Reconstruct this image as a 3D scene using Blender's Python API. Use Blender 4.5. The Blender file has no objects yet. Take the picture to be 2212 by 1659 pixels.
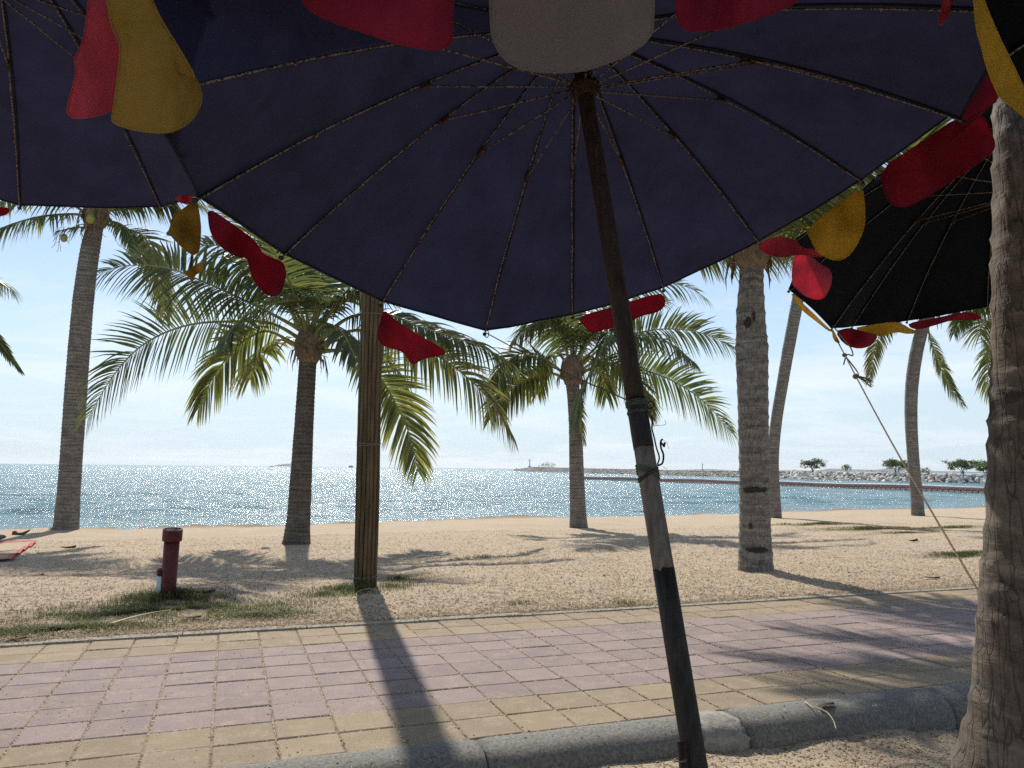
import bpy, bmesh, math, random
import numpy as np
from mathutils import Matrix, Vector, noise as mnoise
SC = bpy.context.scene
COL = SC.collection
rng = np.random.default_rng(7)
random.seed(7)
V3 = lambda *a: np.array(a, float)
nz = lambda v: v / max(np.linalg.norm(v), 1e-9)

# ---------------------------------------------------------------- camera
F, CX, CY = 1662.0, 1106.0, 829.5            # focal length and centre, in units of a 2212 x 1659 frame
PITCH = math.atan((1012 - CY) / F)
ROLL = math.radians(.57)
EYE = V3(0, 0, 1.4)
FW = V3(0, math.cos(PITCH), math.sin(PITCH))
_u0 = V3(0, -math.sin(PITCH), math.cos(PITCH)); _r0 = V3(1, 0, 0)
RT = math.cos(ROLL) * _r0 + math.sin(ROLL) * _u0
UP = -math.sin(ROLL) * _r0 + math.cos(ROLL) * _u0
cam = bpy.data.cameras.new('camera'); cam_o = bpy.data.objects.new('camera', cam); COL.objects.link(cam_o)
cam.sensor_fit = 'HORIZONTAL'; cam.sensor_width = 36; cam.lens = 36 * F / 2212
cam.clip_start = .05; cam.clip_end = 60000
M = Matrix.Identity(4)
for i in range(3):
    M[i][0] = RT[i]; M[i][1] = UP[i]; M[i][2] = -FW[i]; M[i][3] = EYE[i]
cam_o.matrix_world = M
SC.camera = cam_o

# ---------------------------------------------------------------- sky and sun
SUN_AZ, SUN_EL = math.radians(-14.3), math.radians(44)     # azimuth from +Y, positive to +X
world = bpy.data.worlds.new('World'); SC.world = world; world.use_nodes = True
def build_world():
    nt = world.node_tree; N = nt.nodes; L = nt.links; N.clear()
    out = N.new('ShaderNodeOutputWorld'); bg = N.new('ShaderNodeBackground'); bg.inputs[1].default_value = SKY_STRENGTH
    sky = N.new('ShaderNodeTexSky'); sky.sky_type = 'NISHITA'; sky.sun_disc = False
    sky.sun_elevation = SUN_EL; sky.sun_rotation = SUN_AZ; sky.air_density = 1.0; sky.dust_density = .25; sky.ozone_density = 1.0
    tc = N.new('ShaderNodeTexCoord'); sep = N.new('ShaderNodeSeparateXYZ'); L.new(tc.outputs['Generated'], sep.inputs[0])
    zz = N.new('ShaderNodeMath'); zz.operation = 'MAXIMUM'; zz.inputs[1].default_value = 0; L.new(sep.outputs[2], zz.inputs[0])
    za = N.new('ShaderNodeMath'); za.operation = 'ADD'; za.inputs[1].default_value = .10; L.new(zz.outputs[0], za.inputs[0])
    dx = N.new('ShaderNodeMath'); dx.operation = 'DIVIDE'; L.new(sep.outputs[0], dx.inputs[0]); L.new(za.outputs[0], dx.inputs[1])
    dy = N.new('ShaderNodeMath'); dy.operation = 'DIVIDE'; L.new(sep.outputs[1], dy.inputs[0]); L.new(za.outputs[0], dy.inputs[1])
    cmb = N.new('ShaderNodeCombineXYZ'); L.new(dx.outputs[0], cmb.inputs[0]); L.new(dy.outputs[0], cmb.inputs[1])
    n1 = N.new('ShaderNodeTexNoise'); n1.inputs['Scale'].default_value = .75; n1.inputs['Detail'].default_value = 8; n1.inputs['Roughness'].default_value = .62; n1.inputs['Distortion'].default_value = .5
    L.new(cmb.outputs[0], n1.inputs['Vector'])
    rmp = N.new('ShaderNodeValToRGB'); rmp.color_ramp.elements[0].position = .46; rmp.color_ramp.elements[1].position = .68
    rmp.color_ramp.elements[0].color = (.06, .06, .06, 1); rmp.color_ramp.elements[1].color = (.7, .7, .7, 1)
    L.new(n1.outputs['Fac'], rmp.inputs[0])
    mix = N.new('ShaderNodeMix'); mix.data_type = 'RGBA'
    L.new(rmp.outputs[0], mix.inputs[0]); mix.inputs[7].default_value = CLOUD_COL
    hz = N.new('ShaderNodeMapRange'); hz.inputs['From Min'].default_value = -.02; hz.inputs['From Max'].default_value = .32; hz.inputs['To Min'].default_value = .92; hz.inputs['To Max'].default_value = .0; hz.interpolation_type = 'SMOOTHSTEP'
    L.new(sep.outputs[2], hz.inputs['Value']); mz = N.new('ShaderNodeMix'); mz.data_type = 'RGBA'; L.new(hz.outputs[0], mz.inputs[0]); L.new(sky.outputs[0], mz.inputs[6]); mz.inputs[7].default_value = HAZE_COL
    L.new(mz.outputs[2], mix.inputs[6]); L.new(mix.outputs[2], bg.inputs[0]); L.new(bg.outputs[0], out.inputs[0])
SKY_STRENGTH = .098
CLOUD_COL = (7.4, 7.9, 8.4, 1)
HAZE_COL = (4.7, 6.0, 7.1, 1)
build_world()
sun = bpy.data.lights.new('sun', 'SUN'); sun.energy = 4.2; sun.angle = math.radians(.8); sun.color = (1, .935, .83)
sun_o = bpy.data.objects.new('sun', sun); COL.objects.link(sun_o)
SUN_DIR = V3(math.sin(SUN_AZ) * math.cos(SUN_EL), math.cos(SUN_AZ) * math.cos(SUN_EL), math.sin(SUN_EL))
sun_o.rotation_euler = Vector(SUN_DIR).to_track_quat('Z', 'Y').to_euler()
sun_o.location = (0, 0, 30)
vs = SC.view_settings; vs.view_transform = 'Standard'; vs.look = 'None'; vs.exposure = 0.40; vs.gamma = 1
SC.render.engine = 'CYCLES'
SC.cycles.use_denoising = False
SC.cycles.max_bounces = 8; SC.cycles.diffuse_bounces = 4; SC.cycles.transparent_max_bounces = 8
SC.cycles.sample_clamp_indirect = 6
SC.cycles.caustics_reflective = False; SC.cycles.caustics_refractive = False

# ---------------------------------------------------------------- picture rays and terrain
def ray(x, y): return FW + RT * (x - CX) / F - UP * (y - CY) / F
def at(x, y, d): return EYE + ray(x, y) * d
def plane_hit(x, y, z):
    r = ray(x, y); return EYE + r * ((z - EYE[2]) / r[2])
TH = math.radians(20.0)
UU = V3(math.cos(TH), math.sin(TH), 0); VV = V3(-math.sin(TH), math.cos(TH), 0)
def uv(u, v, z=0.0): return UU * u + VV * v + V3(0, 0, z)
SEA = -.5
_sh = np.array([[p @ UU, p @ VV] for p in (plane_hit(x, y, SEA) for x, y in
      ((-300, 1143), (0, 1141), (300, 1140), (600, 1137), (850, 1125), (1100, 1118), (1400, 1112), (1700, 1105), (2050, 1097), (2300, 1091)))])
def shore(u): return np.interp(u, _sh[:, 0], _sh[:, 1])
KF, KB, PV, PU = 3.70, 4.0, .305, .3135      # kerb front and back, tile pitch across and along the path
PE = KB + 10 * PV                            # far edge of the tiles
_lat = np.random.default_rng(3).random((256, 256))
def vnoise(x, y):
    x = np.asarray(x, float); y = np.asarray(y, float)
    xi = np.floor(x).astype(int); yi = np.floor(y).astype(int); fx = x - xi; fy = y - yi
    fx = fx * fx * (3 - 2 * fx); fy = fy * fy * (3 - 2 * fy)
    g = lambda a, b: _lat[a & 255, b & 255]
    return ((g(xi, yi) * (1 - fx) + g(xi + 1, yi) * fx) * (1 - fy) + (g(xi, yi + 1) * (1 - fx) + g(xi + 1, yi + 1) * fx) * fy) * 2 - 1
def ground_uv(u, v):
    u = np.asarray(u, float); v = np.asarray(v, float)
    big = vnoise(u * .45 + 9, v * .7 + 3); mid = vnoise(u * 2.1, v * 2.9 + 50); fine = vnoise(u * 7.3 + 3, v * 9.1 + 8)
    far = .012 - .5 * np.clip(v - PE - .2, 0, None) / (shore(u) - PE - .2) + .035 * big * np.clip((v - PE - .3) / 2, 0, 1) + (.022 * mid + .010 * fine) * np.clip((v - PE - .1) / .8, 0, 1)
    near = -.135 + .035 * mid + .014 * fine + .05 * big
    return np.where(v < KF + .1, near, np.where(v < PE + .11, -.007, far))
def ground(p): return float(ground_uv(p @ UU, p @ VV))
def hit(x, y):
    r = ray(x, y); t = .5; last = t
    while t < 80:
        p = EYE + r * t
        if p[2] <= ground(p): break
        last = t; t += .05 + t * .004
    for _ in range(30):
        m = (last + t) / 2
        p = EYE + r * m
        if p[2] <= ground(p): t = m
        else: last = m
    return EYE + r * t

# ---------------------------------------------------------------- object helpers
def tag(o, label=None, cat=None, group=None, kind=None):
    if label: o['label'] = label
    if cat: o['category'] = cat
    if group: o['group'] = group
    if kind: o['kind'] = kind
    return o
def empty(name, loc, label=None, cat=None, group=None, kind=None):
    o = bpy.data.objects.new(name, None); COL.objects.link(o); o.location = loc; o.empty_display_size = .1
    return tag(o, label, cat, group, kind)
def make_mesh(name, verts, faces, mat=None, smooth=False, tint=None):
    me = bpy.data.meshes.new(name)
    me.from_pydata([tuple(map(float, v)) for v in verts], [], [tuple(map(int, f)) for f in faces])
    if smooth: me.shade_smooth()
    if mat: me.materials.append(mat)
    if tint is not None:
        a = me.attributes.new('tint', 'FLOAT', 'POINT'); a.data.foreach_set('value', np.asarray(tint, np.float32))
    me.update()
    return me
def put(name, me, parent=None, loc=(0, 0, 0)):
    o = bpy.data.objects.new(name, me); COL.objects.link(o)
    o.location = loc
    if parent: o.parent = parent
    return o
def obj(name, verts, faces, mat, parent=None, smooth=False, origin=None, tint=None):
    """verts in world space; origin: the world point that becomes the object's origin (a parent's location for parts)"""
    verts = np.asarray(verts, float)
    if origin is None:
        origin = root_loc(parent) if parent else V3(0, 0, 0)
    me = make_mesh(name, verts - np.asarray(origin), faces, mat, smooth, tint)
    return put(name, me, parent, (0, 0, 0) if parent else origin)
def root_loc(o):
    p = V3(0, 0, 0)
    while o: p = p + np.array(o.location); o = o.parent
    return p
class MB:
    def __init__(s): s.v = []; s.f = []; s.n = 0
    def add(s, v, f):
        v = np.asarray(v, float); s.v.append(v); s.f += [tuple(int(i) + s.n for i in q) for q in f]; s.n += len(v); return s
    def obj(s, name, mat, parent=None, smooth=False, origin=None): return obj(name, np.concatenate(s.v), s.f, mat, parent, smooth, origin)
def frame_of(t, ref=None):
    t = nz(t); ref = V3(0, 0, 1) if ref is None else ref
    if abs(t @ ref) > .95: ref = V3(1, 0, 0)
    s = nz(np.cross(t, ref)); return s, np.cross(s, t)
def tube(pts, rad, n=8, cap=True):
    pts = np.asarray(pts, float); k = len(pts); rad = np.broadcast_to(np.asarray(rad, float), (k,))
    T = np.gradient(pts, axis=0); s, b = frame_of(T[0]); V = []
    for i in range(k):
        t = nz(T[i]); s = nz(s - t * (s @ t)); b = np.cross(s, t)
        a = np.arange(n) * 2 * math.pi / n
        V.append(pts[i] + rad[i] * (np.cos(a)[:, None] * s + np.sin(a)[:, None] * b))
    f = [(i * n + j, i * n + (j + 1) % n, (i + 1) * n + (j + 1) % n, (i + 1) * n + j) for i in range(k - 1) for j in range(n)]
    if cap: f += [tuple(range(n - 1, -1, -1)), tuple((k - 1) * n + j for j in range(n))]
    return np.concatenate(V), f
def catmull(P, n):
    P = np.asarray(P, float); P = np.vstack([2 * P[0] - P[1], P, 2 * P[-1] - P[-2]]); k = len(P) - 3; out = []
    for q in np.linspace(0, k, n):
        i = min(int(q), k - 1); t = q - i; a, b, c, d = P[i:i + 4]
        out.append(.5 * (2 * b + (c - a) * t + (2 * a - 5 * b + 4 * c - d) * t * t + (3 * b - a - 3 * c + d) * t ** 3))
    return np.array(out)
BOXF = [(0, 3, 2, 1), (4, 5, 6, 7), (0, 1, 5, 4), (1, 2, 6, 5), (2, 3, 7, 6), (3, 0, 4, 7)]
def box(c, x, y, z):
    """c centre; x, y, z half-axis vectors"""
    c, x, y, z = map(np.asarray, (c, x, y, z))
    return np.array([c - x - y - z, c + x - y - z, c + x + y - z, c - x + y - z, c - x - y + z, c + x - y + z, c + x + y + z, c - x + y + z]), BOXF
def abox(x0, x1, y0, y1, z0, z1): return box(V3((x0 + x1) / 2, (y0 + y1) / 2, (z0 + z1) / 2), V3((x1 - x0) / 2, 0, 0), V3(0, (y1 - y0) / 2, 0), V3(0, 0, (z1 - z0) / 2))
def bevel_box_mesh(name, sx, sy, sz, bev, mat, seg=1):
    bm = bmesh.new(); bmesh.ops.create_cube(bm, size=1)
    for v in bm.verts: v.co = Vector((v.co.x * sx, v.co.y * sy, v.co.z * sz))
    bmesh.ops.bevel(bm, geom=bm.edges[:], offset=bev, segments=seg, affect='EDGES')
    me = bpy.data.meshes.new(name); bm.to_mesh(me); bm.free(); me.materials.append(mat); return me
def lathe(prof, n=16, base=V3(0, 0, 0), axis=V3(0, 0, 1)):
    s, b = frame_of(axis); a = np.arange(n) * 2 * math.pi / n; V = []
    for r, h in prof: V.append(base + axis * h + r * (np.cos(a)[:, None] * s + np.sin(a)[:, None] * b))
    k = len(prof)
    f = [(i * n + j, i * n + (j + 1) % n, (i + 1) * n + (j + 1) % n, (i + 1) * n + j) for i in range(k - 1) for j in range(n)]
    f += [tuple(range(n - 1, -1, -1)), tuple((k - 1) * n + j for j in range(n))]
    return np.concatenate(V), f
_ico = bmesh.new(); bmesh.ops.create_icosphere(_ico, subdivisions=1, radius=1)
ICO_V = np.array([v.co[:] for v in _ico.verts]); ICO_F = [tuple(v.index for v in f.verts) for f in _ico.faces]; _ico.free()
_ico = bmesh.new(); bmesh.ops.create_icosphere(_ico, subdivisions=2, radius=1)
ICO2_V = np.array([v.co[:] for v in _ico.verts]); ICO2_F = [tuple(v.index for v in f.verts) for f in _ico.faces]; _ico.free()

# ---------------------------------------------------------------- materials
def nodes_of(name):
    m = bpy.data.materials.new(name); m.use_nodes = True; nt = m.node_tree
    return m, nt, nt.nodes, nt.links, nt.nodes['Principled BSDF'], nt.nodes['Material Output']
def coords(N, L, kind='Object', scale=(1, 1, 1)):
    tc = N.new('ShaderNodeTexCoord'); mp = N.new('ShaderNodeMapping'); mp.inputs['Scale'].default_value = scale
    L.new(tc.outputs[kind], mp.inputs[0]); return mp.outputs[0]
def geo_pos(N, L, scale=(1, 1, 1)):
    g = N.new('ShaderNodeNewGeometry'); mp = N.new('ShaderNodeMapping'); mp.inputs['Scale'].default_value = scale
    L.new(g.outputs['Position'], mp.inputs[0]); return mp.outputs[0]
def noise_n(N, L, vec, scale, detail=4, rough=.55, dist=0):
    n = N.new('ShaderNodeTexNoise'); n.inputs['Scale'].default_value = scale; n.inputs['Detail'].default_value = detail
    n.inputs['Roughness'].default_value = rough; n.inputs['Distortion'].default_value = dist; L.new(vec, n.inputs['Vector']); return n.outputs['Fac']
def ramp(N, L, fac, stops):
    r = N.new('ShaderNodeValToRGB'); e = r.color_ramp.elements
    while len(e) < len(stops): e.new(.5)
    for q, (p, c) in zip(e, stops): q.position = p; q.color = (*c, 1) if len(c) == 3 else c
    L.new(fac, r.inputs[0]); return r.outputs[0]
def mixc(N, L, fac, a, b, mode='MIX'):
    m = N.new('ShaderNodeMix'); m.data_type = 'RGBA'; m.blend_type = mode
    for i, s in ((0, fac), (6, a), (7, b)):
        if hasattr(s, 'is_linked') or hasattr(s, 'links'): L.new(s, m.inputs[i])
        else: m.inputs[i].default_value = s if not isinstance(s, tuple) or len(s) == 4 else (*s, 1)
    return m.outputs[2]
def mth(N, L, op, a, b=None, clamp=False):
    m = N.new('ShaderNodeMath'); m.operation = op; m.use_clamp = clamp
    for i, s in ((0, a), (1, b)):
        if s is None: continue
        if hasattr(s, 'links'): L.new(s, m.inputs[i])
        else: m.inputs[i].default_value = s
    return m.outputs[0]
def bump(N, L, h, strength, dist, bsdf, prev=None):
    b = N.new('ShaderNodeBump'); b.inputs['Strength'].default_value = strength; b.inputs['Distance'].default_value = dist
    L.new(h, b.inputs['Height'])
    if prev is not None: L.new(prev, b.inputs['Normal'])
    if bsdf: L.new(b.outputs[0], bsdf.inputs['Normal'])
    return b.outputs[0]
def pmat(name, stops, scale=8, detail=5, rough=.8, bmp=0, bdist=.01, stretch=(1, 1, 1), kind='Object', spec=.3, rand=0, bscale=None):
    m, nt, N, L, B, O = nodes_of(name); v = coords(N, L, kind, stretch)
    f = noise_n(N, L, v, scale, detail); c = ramp(N, L, f, stops)
    if rand:
        oi = N.new('ShaderNodeObjectInfo'); val = mth(N, L, 'MULTIPLY_ADD', oi.outputs['Random'], 2 * rand); val.node.inputs[2].default_value = 1 - rand
        h = N.new('ShaderNodeHueSaturation'); L.new(val, h.inputs['Value']); L.new(c, h.inputs['Color']); c = h.outputs[0]
    L.new(c, B.inputs['Base Color']); B.inputs['Roughness'].default_value = rough; B.inputs['Specular IOR Level'].default_value = spec
    if bmp:
        fb = f if bscale is None else noise_n(N, L, v, bscale, 4)
        bump(N, L, fb, bmp, bdist, B)
    return m
def g3(v): return (v, v, v)

def mat_sand():
    m, nt, N, L, B, O = nodes_of('sand'); v = geo_pos(N, L)
    f1 = noise_n(N, L, v, 45, 6, .7); f2 = noise_n(N, L, v, .9, 4); f3 = noise_n(N, L, v, 160, 3, .6)
    c = ramp(N, L, f1, [(.25, (.27, .20, .135)), (.48, (.455, .365, .265)), (.62, (.555, .455, .345)), (.8, (.68, .58, .46))])
    c = mixc(N, L, mth(N, L, 'MULTIPLY', ramp(N, L, f2, [(.42, g3(0)), (.68, g3(1))]), .35), c, (.36, .27, .18, 1))
    at_ = N.new('ShaderNodeAttribute'); at_.attribute_name = 'tint'
    soil = ramp(N, L, f1, [(.3, (.10, .085, .045)), (.6, (.22, .19, .10)), (.8, (.38, .31, .20))])
    c = mixc(N, L, at_.outputs['Fac'], c, soil)
    wet = N.new('ShaderNodeAttribute'); wet.attribute_name = 'wet'
    c = mixc(N, L, wet.outputs['Fac'], c, (.17, .125, .08, 1))
    L.new(c, B.inputs['Base Color']); B.inputs['Roughness'].default_value = .95; B.inputs['Specular IOR Level'].default_value = .15
    b1 = bump(N, L, f1, .9, .02, None); bump(N, L, f3, .6, .006, B, b1)
    return m
def mat_tile(name, cols):
    m, nt, N, L, B, O = nodes_of(name); v = geo_pos(N, L)
    f1 = noise_n(N, L, v, 120, 4, .75); f2 = noise_n(N, L, v, 7, 5, .6); f3 = noise_n(N, L, v, 30, 5, .7)
    c = ramp(N, L, f1, [(.3, cols[0]), (.5, cols[1]), (.72, cols[2])])
    oi = N.new('ShaderNodeObjectInfo'); val = mth(N, L, 'MULTIPLY_ADD', oi.outputs['Random'], .22); val.node.inputs[2].default_value = .89
    h = N.new('ShaderNodeHueSaturation'); L.new(val, h.inputs['Value']); L.new(c, h.inputs['Color']); c = h.outputs[0]
    dust = mth(N, L, 'MULTIPLY', ramp(N, L, f2, [(.45, g3(0)), (.72, g3(1))]), ramp(N, L, f3, [(.4, g3(.1)), (.6, g3(1))]))
    c = mixc(N, L, mth(N, L, 'MULTIPLY', dust, .6), c, (.42, .335, .235, 1))
    L.new(c, B.inputs['Base Color']); B.inputs['Roughness'].default_value = .85; B.inputs['Specular IOR Level'].default_value = .3
    bump(N, L, f1, .45, .004, B); return m
def mat_bark(name, a, b, c_, ring=26, crack=22, bs=1.0, ro=.9, plate=4.0):
    m, nt, N, L, B, O = nodes_of(name)
    tc = N.new('ShaderNodeTexCoord')
    def sc(s):
        mp = N.new('ShaderNodeMapping'); mp.inputs['Scale'].default_value = s; L.new(tc.outputs['Object'], mp.inputs[0]); return mp.outputs[0]
    r = noise_n(N, L, sc((2.2, 2.2, ring)), 1, 5, .65, .4); p = noise_n(N, L, sc((5, 5, 4)), 1, 4, .6); g = noise_n(N, L, sc((40, 40, 18)), 1, 4, .7)
    wob = N.new('ShaderNodeVectorMath'); wob.operation = 'MULTIPLY_ADD'; nn = N.new('ShaderNodeTexNoise'); nn.inputs['Scale'].default_value = .9; nn.inputs['Detail'].default_value = 3
    base = sc((crack, crack, plate)); L.new(base, nn.inputs['Vector']); L.new(nn.outputs['Color'], wob.inputs[0]); wob.inputs[1].default_value = (1.1, 1.1, .8); L.new(base, wob.inputs[2])
    vo = N.new('ShaderNodeTexVoronoi'); vo.feature = 'DISTANCE_TO_EDGE'; vo.inputs['Scale'].default_value = 1; L.new(wob.outputs[0], vo.inputs['Vector'])
    ck = ramp(N, L, vo.outputs['Distance'], [(.0, g3(0)), (.06, g3(1))])
    c = ramp(N, L, r, [(.3, a), (.5, b), (.72, c_)])
    c = mixc(N, L, mth(N, L, 'MULTIPLY', ramp(N, L, p, [(.5, g3(0)), (.66, g3(1))]), .5), c, c_)
    c = mixc(N, L, mth(N, L, 'MULTIPLY', ramp(N, L, g, [(.35, g3(1)), (.5, g3(0))]), .5), c, tuple(x * .55 for x in a))
    c = mixc(N, L, mth(N, L, 'MULTIPLY', mth(N, L, 'SUBTRACT', 1.0, ck), .62), c, tuple(x * .22 for x in a))
    ta = N.new('ShaderNodeAttribute'); ta.attribute_name = 'tint'; c = mixc(N, L, mth(N, L, 'MULTIPLY', ta.outputs['Fac'], .55), c, tuple(x * .45 for x in a))
    dk = ramp(N, L, noise_n(N, L, sc((3, 3, 9)), 1, 2), [(.69, g3(0)), (.74, g3(1))])
    c = mixc(N, L, mth(N, L, 'MULTIPLY', dk, .8), c, (.035, .03, .026, 1))
    L.new(c, B.inputs['Base Color']); B.inputs['Roughness'].default_value = ro; B.inputs['Specular IOR Level'].default_value = .2
    b1 = bump(N, L, r, .7 * bs, .02, None); b2 = bump(N, L, g, .5 * bs, .006, None, b1); bump(N, L, ck, .5 * bs, .006, B, b2); return m
def mat_leaf(name, dark, mid, yellow, trans=.5, ro=.42, sp=.45):
    m, nt, N, L, B, O = nodes_of(name)
    a = N.new('ShaderNodeAttribute'); a.attribute_name = 'tint'
    c = ramp(N, L, a.outputs['Fac'], [(.0, dark), (.55, mid), (.85, yellow), (1.0, (.19, .14, .07))])
    oi = N.new('ShaderNodeObjectInfo'); val = mth(N, L, 'MULTIPLY_ADD', oi.outputs['Random'], .5); val.node.inputs[2].default_value = .75
    h = N.new('ShaderNodeHueSaturation'); L.new(val, h.inputs['Value']); L.new(c, h.inputs['Color']); c = h.outputs[0]
    L.new(c, B.inputs['Base Color']); B.inputs['Roughness'].default_value = ro; B.inputs['Specular IOR Level'].default_value = sp
    t = N.new('ShaderNodeBsdfTranslucent'); hs = N.new('ShaderNodeHueSaturation'); hs.inputs['Value'].default_value = 1.7; hs.inputs['Saturation'].default_value = 1.15
    L.new(c, hs.inputs['Color']); L.new(hs.outputs[0], t.inputs[0])
    mx = N.new('ShaderNodeMixShader'); mx.inputs[0].default_value = trans; L.new(B.outputs[0], mx.inputs[1]); L.new(t.outputs[0], mx.inputs[2]); L.new(mx.outputs[0], O.inputs[0]); return m
def mat_cloth(name, col, trans=.25, rough=.8, var=.25, wscale=900, sp_=.25):
    m, nt, N, L, B, O = nodes_of(name); v = coords(N, L)
    f = noise_n(N, L, v, 5, 5, .6); f2 = noise_n(N, L, v, wscale * .25, 2)
    c = ramp(N, L, f, [(.3, tuple(x * (1 - var) for x in col)), (.7, tuple(min(1, x * (1 + var)) for x in col))])
    L.new(c, B.inputs['Base Color']); B.inputs['Roughness'].default_value = rough; B.inputs['Specular IOR Level'].default_value = sp_
    st = coords(N, L, 'Object', (1.5, 1.5, .35)); sf = noise_n(N, L, st, 7, 6, .7, 1.2); sp = noise_n(N, L, v, 70, 2, .5)
    c = mixc(N, L, mth(N, L, 'MULTIPLY', ramp(N, L, sf, [(.52, g3(0)), (.75, g3(1))]), .30), c, tuple(min(1, x * 1.55 + .1 * max(col)) for x in col)); L.new(c, B.inputs['Base Color'])
    c = mixc(N, L, mth(N, L, 'MULTIPLY', ramp(N, L, sp, [(.76, g3(0)), (.8, g3(1))]), .25), c, tuple(min(1, .08 + x * 1.5) for x in col)); L.new(c, B.inputs['Base Color'])
    b0 = bump(N, L, noise_n(N, L, st, 5, 4, .6, 1.5), .5, .02, None); b1 = bump(N, L, noise_n(N, L, v, 22, 4), .4, .008, None, b0); bump(N, L, f2, .25, .0008, B, b1)
    t = N.new('ShaderNodeBsdfTranslucent'); L.new(c, t.inputs[0])
    mx = N.new('ShaderNodeMixShader'); mx.inputs[0].default_value = trans; L.new(B.outputs[0], mx.inputs[1]); L.new(t.outputs[0], mx.inputs[2]); L.new(mx.outputs[0], O.inputs[0]); return m
def mat_chipped(name, paint, rust, scale=90, lo=.46, hi=.54):
    m, nt, N, L, B, O = nodes_of(name); v = coords(N, L)
    f = noise_n(N, L, v, scale, 3, .6)
    c = mixc(N, L, ramp(N, L, f, [(lo, g3(0)), (hi, g3(1))]), paint, rust)
    L.new(c, B.inputs['Base Color']); B.inputs['Roughness'].default_value = .6; bump(N, L, f, .5, .002, B); return m
def mat_sea():
    m, nt, N, L, B, O = nodes_of('sea_water'); v = geo_pos(N, L, (1, 1, 1))
    B.inputs['Base Color'].default_value = (.055, .125, .14, 1); B.inputs['Roughness'].default_value = .19; B.inputs['IOR'].default_value = 1.33
    f = noise_n(N, L, v, .05, 3); c = ramp(N, L, f, [(.3, (.085, .19, .22)), (.7, (.12, .23, .245))]); L.new(c, B.inputs['Base Color'])
    rot = N.new('ShaderNodeMapping'); rot.inputs['Rotation'].default_value = (0, 0, -.3); rot.inputs['Scale'].default_value = (.16, 1.3, 1); L.new(v, rot.inputs[0])
    h1 = noise_n(N, L, rot.outputs[0], 1.3, 6, .62, .3); h2 = noise_n(N, L, rot.outputs[0], 6.5, 4, .6, .2)
    b1 = bump(N, L, h1, 1.0, SEA_B1, None); bump(N, L, h2, 1.0, SEA_B2, B, b1); return m
SEA_B1, SEA_B2 = .5, .06

MT = {}
MT['sand'] = mat_sand()
MT['purple'] = mat_tile('purple_tile', [(.155, .112, .107), (.232, .175, .167), (.31, .247, .232)])
MT['yellow'] = mat_tile('yellow_tile', [(.165, .122, .076), (.25, .19, .122), (.335, .267, .184)])
MT['kerb'] = pmat('kerb_concrete', [(.28, (.105, .10, .089)), (.5, (.175, .168, .15)), (.72, (.26, .25, .225))], 60, 6, .92, .35, .006, kind='Object')
MT['edging'] = pmat('edging_concrete', [(.3, (.24, .225, .19)), (.6, (.33, .30, .245)), (.75, (.44, .37, .28))], 9, 7, .95, .4, .006)
MT['mortar'] = pmat('mortar', [(.3, (.20, .185, .16)), (.7, (.36, .335, .29))], 25, 5, .95, .8, .01)
MT['bark'] = mat_bark('palm_bark', (.125, .112, .097), (.235, .213, .188), (.36, .33, .295), crack=24, plate=5)
MT['bark_near'] = mat_bark('near_palm_bark', (.085, .068, .054), (.15, .122, .098), (.24, .205, .17), ring=13, crack=24, bs=.9, plate=3.2)
MT['bark_dark'] = mat_bark('dark_palm_bark', (.075, .065, .056), (.135, .118, .102), (.215, .193, .168), crack=24, plate=5)
MT['leaf'] = mat_leaf('palm_leaf', (.048, .063, .024), (.095, .112, .038), (.19, .185, .055))
MT['leaf_pale'] = mat_leaf('pale_palm_leaf', (.07, .095, .05), (.10, .13, .065), (.19, .19, .08))
MT['leaf_dry'] = mat_leaf('dry_palm_leaf', (.09, .09, .03), (.16, .15, .05), (.26, .22, .10))
MT['rachis'] = pmat('frond_rachis', [(.3, (.16, .17, .05)), (.7, (.30, .29, .10))], 6, rough=.5)
MT['fibre'] = pmat('palm_fibre', [(.3, (.10, .07, .045)), (.6, (.22, .16, .11)), (.8, (.33, .26, .18))], 18, 6, .95, .8, .02, stretch=(1, 1, .5))
MT['coconut'] = pmat('green_coconut', [(.3, (.20, .22, .045)), (.7, (.38, .36, .10))], 5, rough=.45)
MT['navy'] = mat_cloth('navy_canvas', (.019, .0192, .043), .21, sp_=.15)
MT['navy_seam'] = mat_cloth('navy_seam', (.012, .013, .03), .02)
MT['black'] = mat_cloth('black_canvas', (.005, .0062, .0085), .04, sp_=.06)
MT['red'] = mat_cloth('crimson_cloth', (.29, .014, .036), .42)
MT['pink'] = mat_cloth('faded_red_cloth', (.60, .085, .135), .5)
MT['gold'] = mat_cloth('yellow_cloth', (.58, .37, .04), .4)
MT['ochre'] = mat_cloth('dirty_yellow_cloth', (.34, .205, .035), .25)
MT['white'] = mat_cloth('white_cloth', (.195, .155, .138), .2, var=.12)
MT['rib'] = mat_chipped('rib_metal', (.22, .18, .135, 1), (.025, .017, .013, 1), 130)
MT['rust'] = pmat('rusty_iron', [(.3, (.028, .016, .011)), (.7, (.085, .045, .027))], 60, rough=.9, bmp=.5)
MT['pole_dark'] = pmat('dark_wood_pole', [(.3, (.018, .013, .010)), (.6, (.045, .032, .025)), (.8, (.08, .06, .048))], 12, 6, .7, .5, .004, stretch=(6, 6, .6))
MT['pole_black'] = pmat('black_pole', [(.35, (.012, .012, .012)), (.6, (.028, .026, .025)), (.8, (.07, .06, .052))], 14, 6, .6, .5, .004, stretch=(6, 6, .6))
MT['pole_grey'] = pmat('worn_grey_pole', [(.3, (.10, .085, .075)), (.55, (.17, .15, .135)), (.75, (.24, .215, .195))], 12, 6, .85, .6, .004, stretch=(6, 6, .7))
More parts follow.
